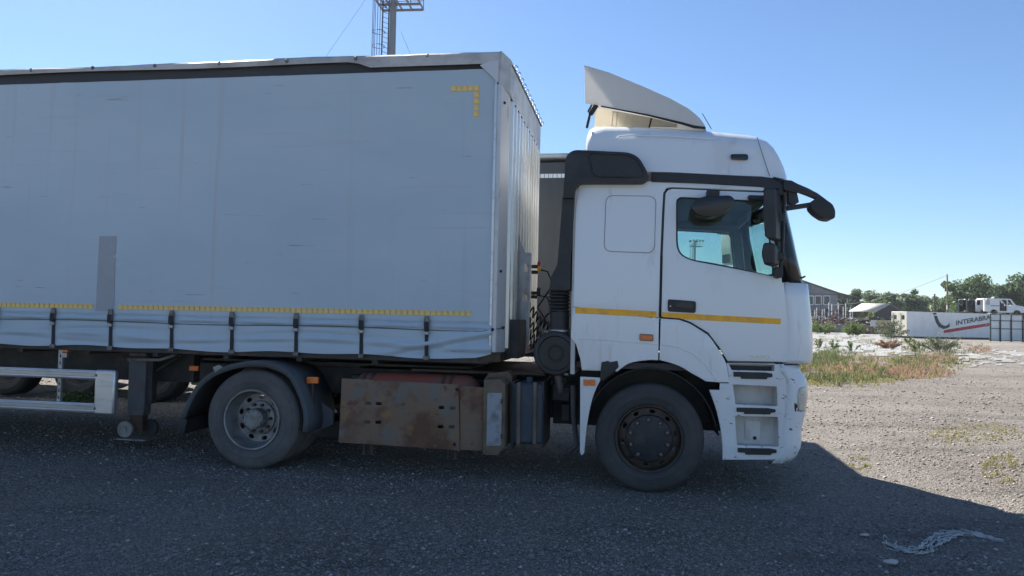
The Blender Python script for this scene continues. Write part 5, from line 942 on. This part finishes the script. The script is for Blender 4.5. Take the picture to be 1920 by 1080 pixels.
# scrap on the raised yard
sc_cols = [M('scrap_white', (.6, .6, .58), .6, spots=[((2, 2, 2), (.25, .18, .12), .55, .7, 7)]), M('scrap_rust', (.16, .08, .05), .9), M('scrap_dark', (.035, .035, .038), .7), M('scrap_tan', (.5, .38, .2), .7), M('scrap_pink', (.34, .2, .17), .8)]
def car_shell(px_, py, Z, L_, col, label, rz=0., gr='scrap car shells on the raised yard'):
    c = at_depth(px_, py, Z); e = empty('car_shell', (c[0] - L_ / 2, Z, 1.55), rz); tag(e, label, 'car', gr); H_ = 1.4
    out = [(0, .3), (.05, .75), (.5, .85), (.9, H_), (L_ * .6, H_), (L_ * .75, .88), (L_ * .98, .75), (L_, .3), (L_ * .9, .2), (L_ * .86, .5), (L_ * .76, .5), (L_ * .72, .2), (L_ * .3, .2), (L_ * .26, .5), (L_ * .16, .5), (L_ * .12, .2)]
    for y in (0, 1.5): panel('body_side', col, e, rnd(out, .06, 2), [[(.75, .88), (1.0, H_ - .1), (L_ * .4, H_ - .1), (L_ * .4, .88)], [(L_ * .43, .88), (L_ * .43, H_ - .1), (L_ * .59, H_ - .1), (L_ * .68, .88)]], y=y, th=.06, bevel=0)
    B('roof', col, e, .92, L_ * .6, .05, 1.5, H_ - .05, H_ + .004, bevel=0); B('bonnet', col, e, L_ * .75, L_ * .97, .05, 1.5, .72, .78, bevel=0); B('floor_pan', sc_cols[1], e, .1, L_ * .95, .07, 1.49, .24, .3, bevel=0)
car_shell(1540, 602, 150, 4.6, sc_cols[0], 'white stripped car shell at the left of the scrap, nearest the cab'); car_shell(1607, 598, 152, 4.4, sc_cols[0], 'pale stripped car shell in the middle of the scrap, right of the reddish heap'); car_shell(1631, 601, 149, 4.4, sc_cols[2], 'dark stripped car shell at the right of the scrap, before the shed')
def heap(px_, Z, w, h, cols, label, seed):
    g = random.Random(seed); c = at_depth(px_, 600, Z); e = empty('scrap_heap', (c[0], Z, 1.5)); tag(e, label, 'scrap', 'scrap heaps on the raised yard')
    for k_, cl in enumerate(cols):
        m = MB()
        for k in range(46):
            u = g.gauss(0, .4); hh_ = h * math.exp(-u * u * 3); p = Vector((u * w / 1.2, g.uniform(-1, 1), g.random() * hh_)); q = p + Vector((g.uniform(-1, 1), g.uniform(-.5, .5), g.uniform(-.3, .6))) * g.uniform(.3, 1.)
            m.bar(p, q, g.uniform(.05, .4), g.uniform(.04, .25))
        o = m.build('scrap_metal', cl, e, smooth=0); o['kind'] = 'stuff'
heap(1566, 147, 4.6, 1.9, (sc_cols[4], sc_cols[1], sc_cols[2]), 'pinkish rusty scrap heap in front of the hall', 1); heap(1590, 150, 5, 1.4, (sc_cols[2], sc_cols[0], sc_cols[1]), 'dark mixed scrap heap between the hall and the shed', 2); heap(1650, 146, 4, 1.7, (sc_cols[0], sc_cols[2], sc_cols[1]), 'jumbled scrap heap below the shed roof', 3); heap(1525, 149, 4, 1.6, (sc_cols[0], sc_cols[2], sc_cols[3]), 'pale scrap heap beside the cab front', 4); heap(1628, 128, 3, 1.1, (sc_cols[1], sc_cols[4], sc_cols[2]), 'reddish rubble heap below the raised yard, left of the container', 5)
bpy.data.objects['scrap_heap.004'].location.z = -.05
c = at_depth(1655, 605, 139); e = empty('truck_bed', (c[0] - 2.2, 139, 0)); tag(e, 'white truck bed with a tan side board left of the container', 'truck bed')
for k, cl in enumerate((sc_cols[0], sc_cols[3], sc_cols[3], sc_cols[0])): B('side_board', cl, e, k * 1.1, k * 1.1 + 1.07, 0, .08, 1.3, 2.5)
B('bed_floor', sc_cols[2], e, 0, 4.4, .1, 2.3, 1.25, 1.35); B('top_cover', sc_cols[2], e, -.3, 4.6, .1, 2.3, 2.54, 2.9)
for x in (.5, 3.6): B('bed_support', sc_cols[2], e, x, x + .25, .3, .6, 0, 1.25)
gpo = random.Random(4)
for r_, (pa, pb, Z, lab) in enumerate(((1522, 1562, 160, 'rack of pale upright posts in front of the hall windows'), (1560, 1602, 158, 'rack of pale upright posts below the canopy'))):
    a = at_depth(pa, 590, Z); b = at_depth(pb, 590, Z); e = empty('post_rack', (a[0], Z, 1.55)); tag(e, lab, 'rack', 'post racks on the raised yard'); w_ = b[0] - a[0]
    for k in range(9): x = w_ * (k + gpo.random() * .5) / 9; B('post', sc_cols[0] if k % 3 else sc_cols[2], e, x, x + .14, 0, .14, 0, 2.6 + gpo.random() * 2.2, bevel=0)
    for z in (.9, 1.9, 2.7): B('shelf_beam', sc_cols[2], e, -.1, w_ + .1, .16, .26, z, z + .12, bevel=0)
    for k in range(5): x = w_ * gpo.random() * .85; z = (1.02, 2.02, 2.82)[k % 3]; B('stored_part', sc_cols[k % 3], e, x, x + .7, .02, .5, z + .004, z + .3 + .2 * gpo.random(), bevel=.03)
# ------------------------------------------------------------------ floodlight masts
mast_m = M('galvanised_mast', (.24, .25, .26), .55, .4); lad_m = M('dark_ladder_steel', (.06, .075, .09), .6)
def mast(loc, H_, rz, label):
    e = empty('floodlight_mast', loc, rz); tag(e, label, 'mast', 'floodlight masts')
    MB().lathe([(.34, 0), (.2, H_ + 1.4)], (0, 0, 0), 'z', 12).build('pole', mast_m, e)
    l = MB(); xa, xb = -.62, -.33
    for y in (-.2, .2): l.bar((xa if y < 0 else xb, y, 1.5), (xa if y < 0 else xb, y, H_ + 1), .07, .07)
    z = 1.6
    while z < H_ + 1: l.tube([(xa, -.2, z), (xb, .2, z)], .018, 5); z += .32
    l.build('ladder', lad_m, e)
    for k in range(int((H_ - 3) / .92)):
        z = 3 + .92 * k; MB().tube([(-.48 + .4 * math.cos(a) - .42, -.05 + .42 * math.sin(a), z) for a in [2 * PI * j / 18 for j in range(18)]], .022, 5, closed=True).build('cage_hoop', lad_m, e)
    for a in (1.7, 2.5, 3.3, 4.1, 4.8): x = -.9 + .4 * math.cos(a); y = -.05 + .42 * math.sin(a); MB().bar((x, y, 3), (x, y, H_ + .4), .028).build('cage_bar', lad_m, e)
    p = MB()
    for y in (-.9, 0, .9): p.bar((-.95, y, H_), (1.75, y, H_), .1, .14)
    for x in (-.95, -.3, .35, 1.0, 1.75): p.bar((x, -.9, H_ + .02), (x, .9, H_ + .02), .09, .1)
    p.bar((-.45, 0, H_ - .2), (-1.0, 0, H_ + .5), .1); p.build('platform', mast_m, e)
    q = MB()
    for y in (-.9, .9):
        for z in (.6, 1.1): q.tube([(-.95, y, H_ + z), (1.75, y, H_ + z)], .025, 5)
        for x in (-.95, 0, .9, 1.75): q.tube([(x, y, H_), (x, y, H_ + 1.1)], .025, 5)
    q.build('railing', lad_m, e)
    for k, (x, y) in enumerate(((-.8, -1.0), (0, -1.0), (.8, -1.0), (1.6, -1.0), (-.8, 1.0), (.8, 1.0))): f_ = MB().box(x - .26, x + .26, y - .1, y + .1, H_ + 1.15, H_ + 1.6).build('floodlight', lad_m, e, bevel=.03); B('lamp_glass', lamp_gl, f_, x - .22, x + .22, y - .115 if y < 0 else y + .1, y - .1 if y < 0 else y + .115, H_ + 1.2, H_ + 1.55, bevel=0)
    return e
mb = at_depth(743.5, 60, 47); me_ = mast((mb[0] - .25, 47, 0), float(at_depth(760, 9, 47)[2]), R(-6), 'tall floodlight mast with a caged ladder rising behind the grey trailer')
def local(p): return tuple(me_.matrix_basis.inverted() @ Vector(p))
m = MB(); m.tube([local(at_depth(700, -22, 47)), local(at_depth(650, 50, 47)), local(at_depth(560, 180, 47))], .009, 4); m.build('guy_wire', wire_m, me_); m = MB(); m.tube([local(at_depth(752, 60, 47)), local(at_depth(790, 150, 47))], .009, 4); m.build('guy_wire', wire_m, me_)
c = at_depth(1303, 462, 185); mast((c[0], 185, 0), float(c[2]), R(10), 'small distant floodlight mast visible through the cab window')
# ------------------------------------------------------------------ litter in the foreground
rag_m = M('grubby_white_fabric', (.5, .5, .48), .95, spots=[(9., (.25, .24, .22), .5, .7, 6)]); g = random.Random(3)
path = [on_ground(x, y) for x, y in [(1668, 1012), (1672, 1028), (1690, 1036), (1715, 1038), (1735, 1034), (1745, 1022), (1760, 1012), (1785, 1004), (1815, 1001), (1845, 1008), (1870, 1014)]]; e = empty('torn_rag', tuple(path[4] * np.array([1, 1, 0]))); tag(e, 'shredded strip of white fabric lying on the gravel at lower right', 'rag'); o0 = np.array(e.location)
rm = MB()
for k in range(17):
    a = g.randint(0, 6) if k else 0; b = min(len(path) - 1, a + g.randint(3, 6)) if k else len(path) - 1; off = np.array([g.gauss(0, .03), g.gauss(0, .035), 0]); pts = []
    for i in range((b - a) * 4 + 1):
        t_ = a + i / 4; j = min(int(t_), len(path) - 2); p = path[j] * (1 - (t_ - j)) + path[j + 1] * (t_ - j) - o0 + off + np.array([g.gauss(0, .009), g.gauss(0, .014), 0]); p[2] = .007 + g.random() * .01; pts.append(tuple(p))
    rm.tube(pts, [.0018 + .0055 * g.random() ** 2 for _ in pts], 5)
rm.build('fabric_strands', rag_m, e)
for i, (px_, py, sz, lab) in enumerate(((1672, 1057, .045, 'pale flat stone lying below the torn white rag'), (1622, 1006, .03, 'small pale stone left of the torn white rag'))):
    p = on_ground(px_, py); m = MB(); bm = bmesh.new(); bmesh.ops.create_icosphere(bm, subdivisions=2, radius=1)
    for v in bm.verts: v.co = Vector((v.co.x * sz * (1 + .25 * math.sin(v.co.y * 4 + i)), v.co.y * sz * .7, v.co.z * sz * .35 * (1 + .2 * math.sin(v.co.x * 5))))
    me2 = bpy.data.meshes.new('stone'); bm.to_mesh(me2); bm.free(); o = link('stone', me2, gravel_l, None, 50); o.location = (p[0], p[1], .012); tag(o, lab, 'stone')

# ------------------------------------------------------------------ thin summer haze
hz_ = bpy.data.materials.new('air_haze'); hz_.use_nodes = True; hn = hz_.node_tree.nodes; hn.remove(hn['Principled BSDF']); pv = hn.new('ShaderNodeVolumePrincipled'); pv.inputs['Color'].default_value = (.86, .92, 1, 1); pv.inputs['Density'].default_value = .00018; pv.inputs['Anisotropy'].default_value = .2; hz_.node_tree.links.new(pv.outputs[0], hn['Material Output'].inputs['Volume'])
tag(MB().box(-3000, 3000, -300, 4000, -2, 32).build('haze', hz_, None, smooth=0), 'thin pale summer haze over the yard', 'haze', kind='stuff')
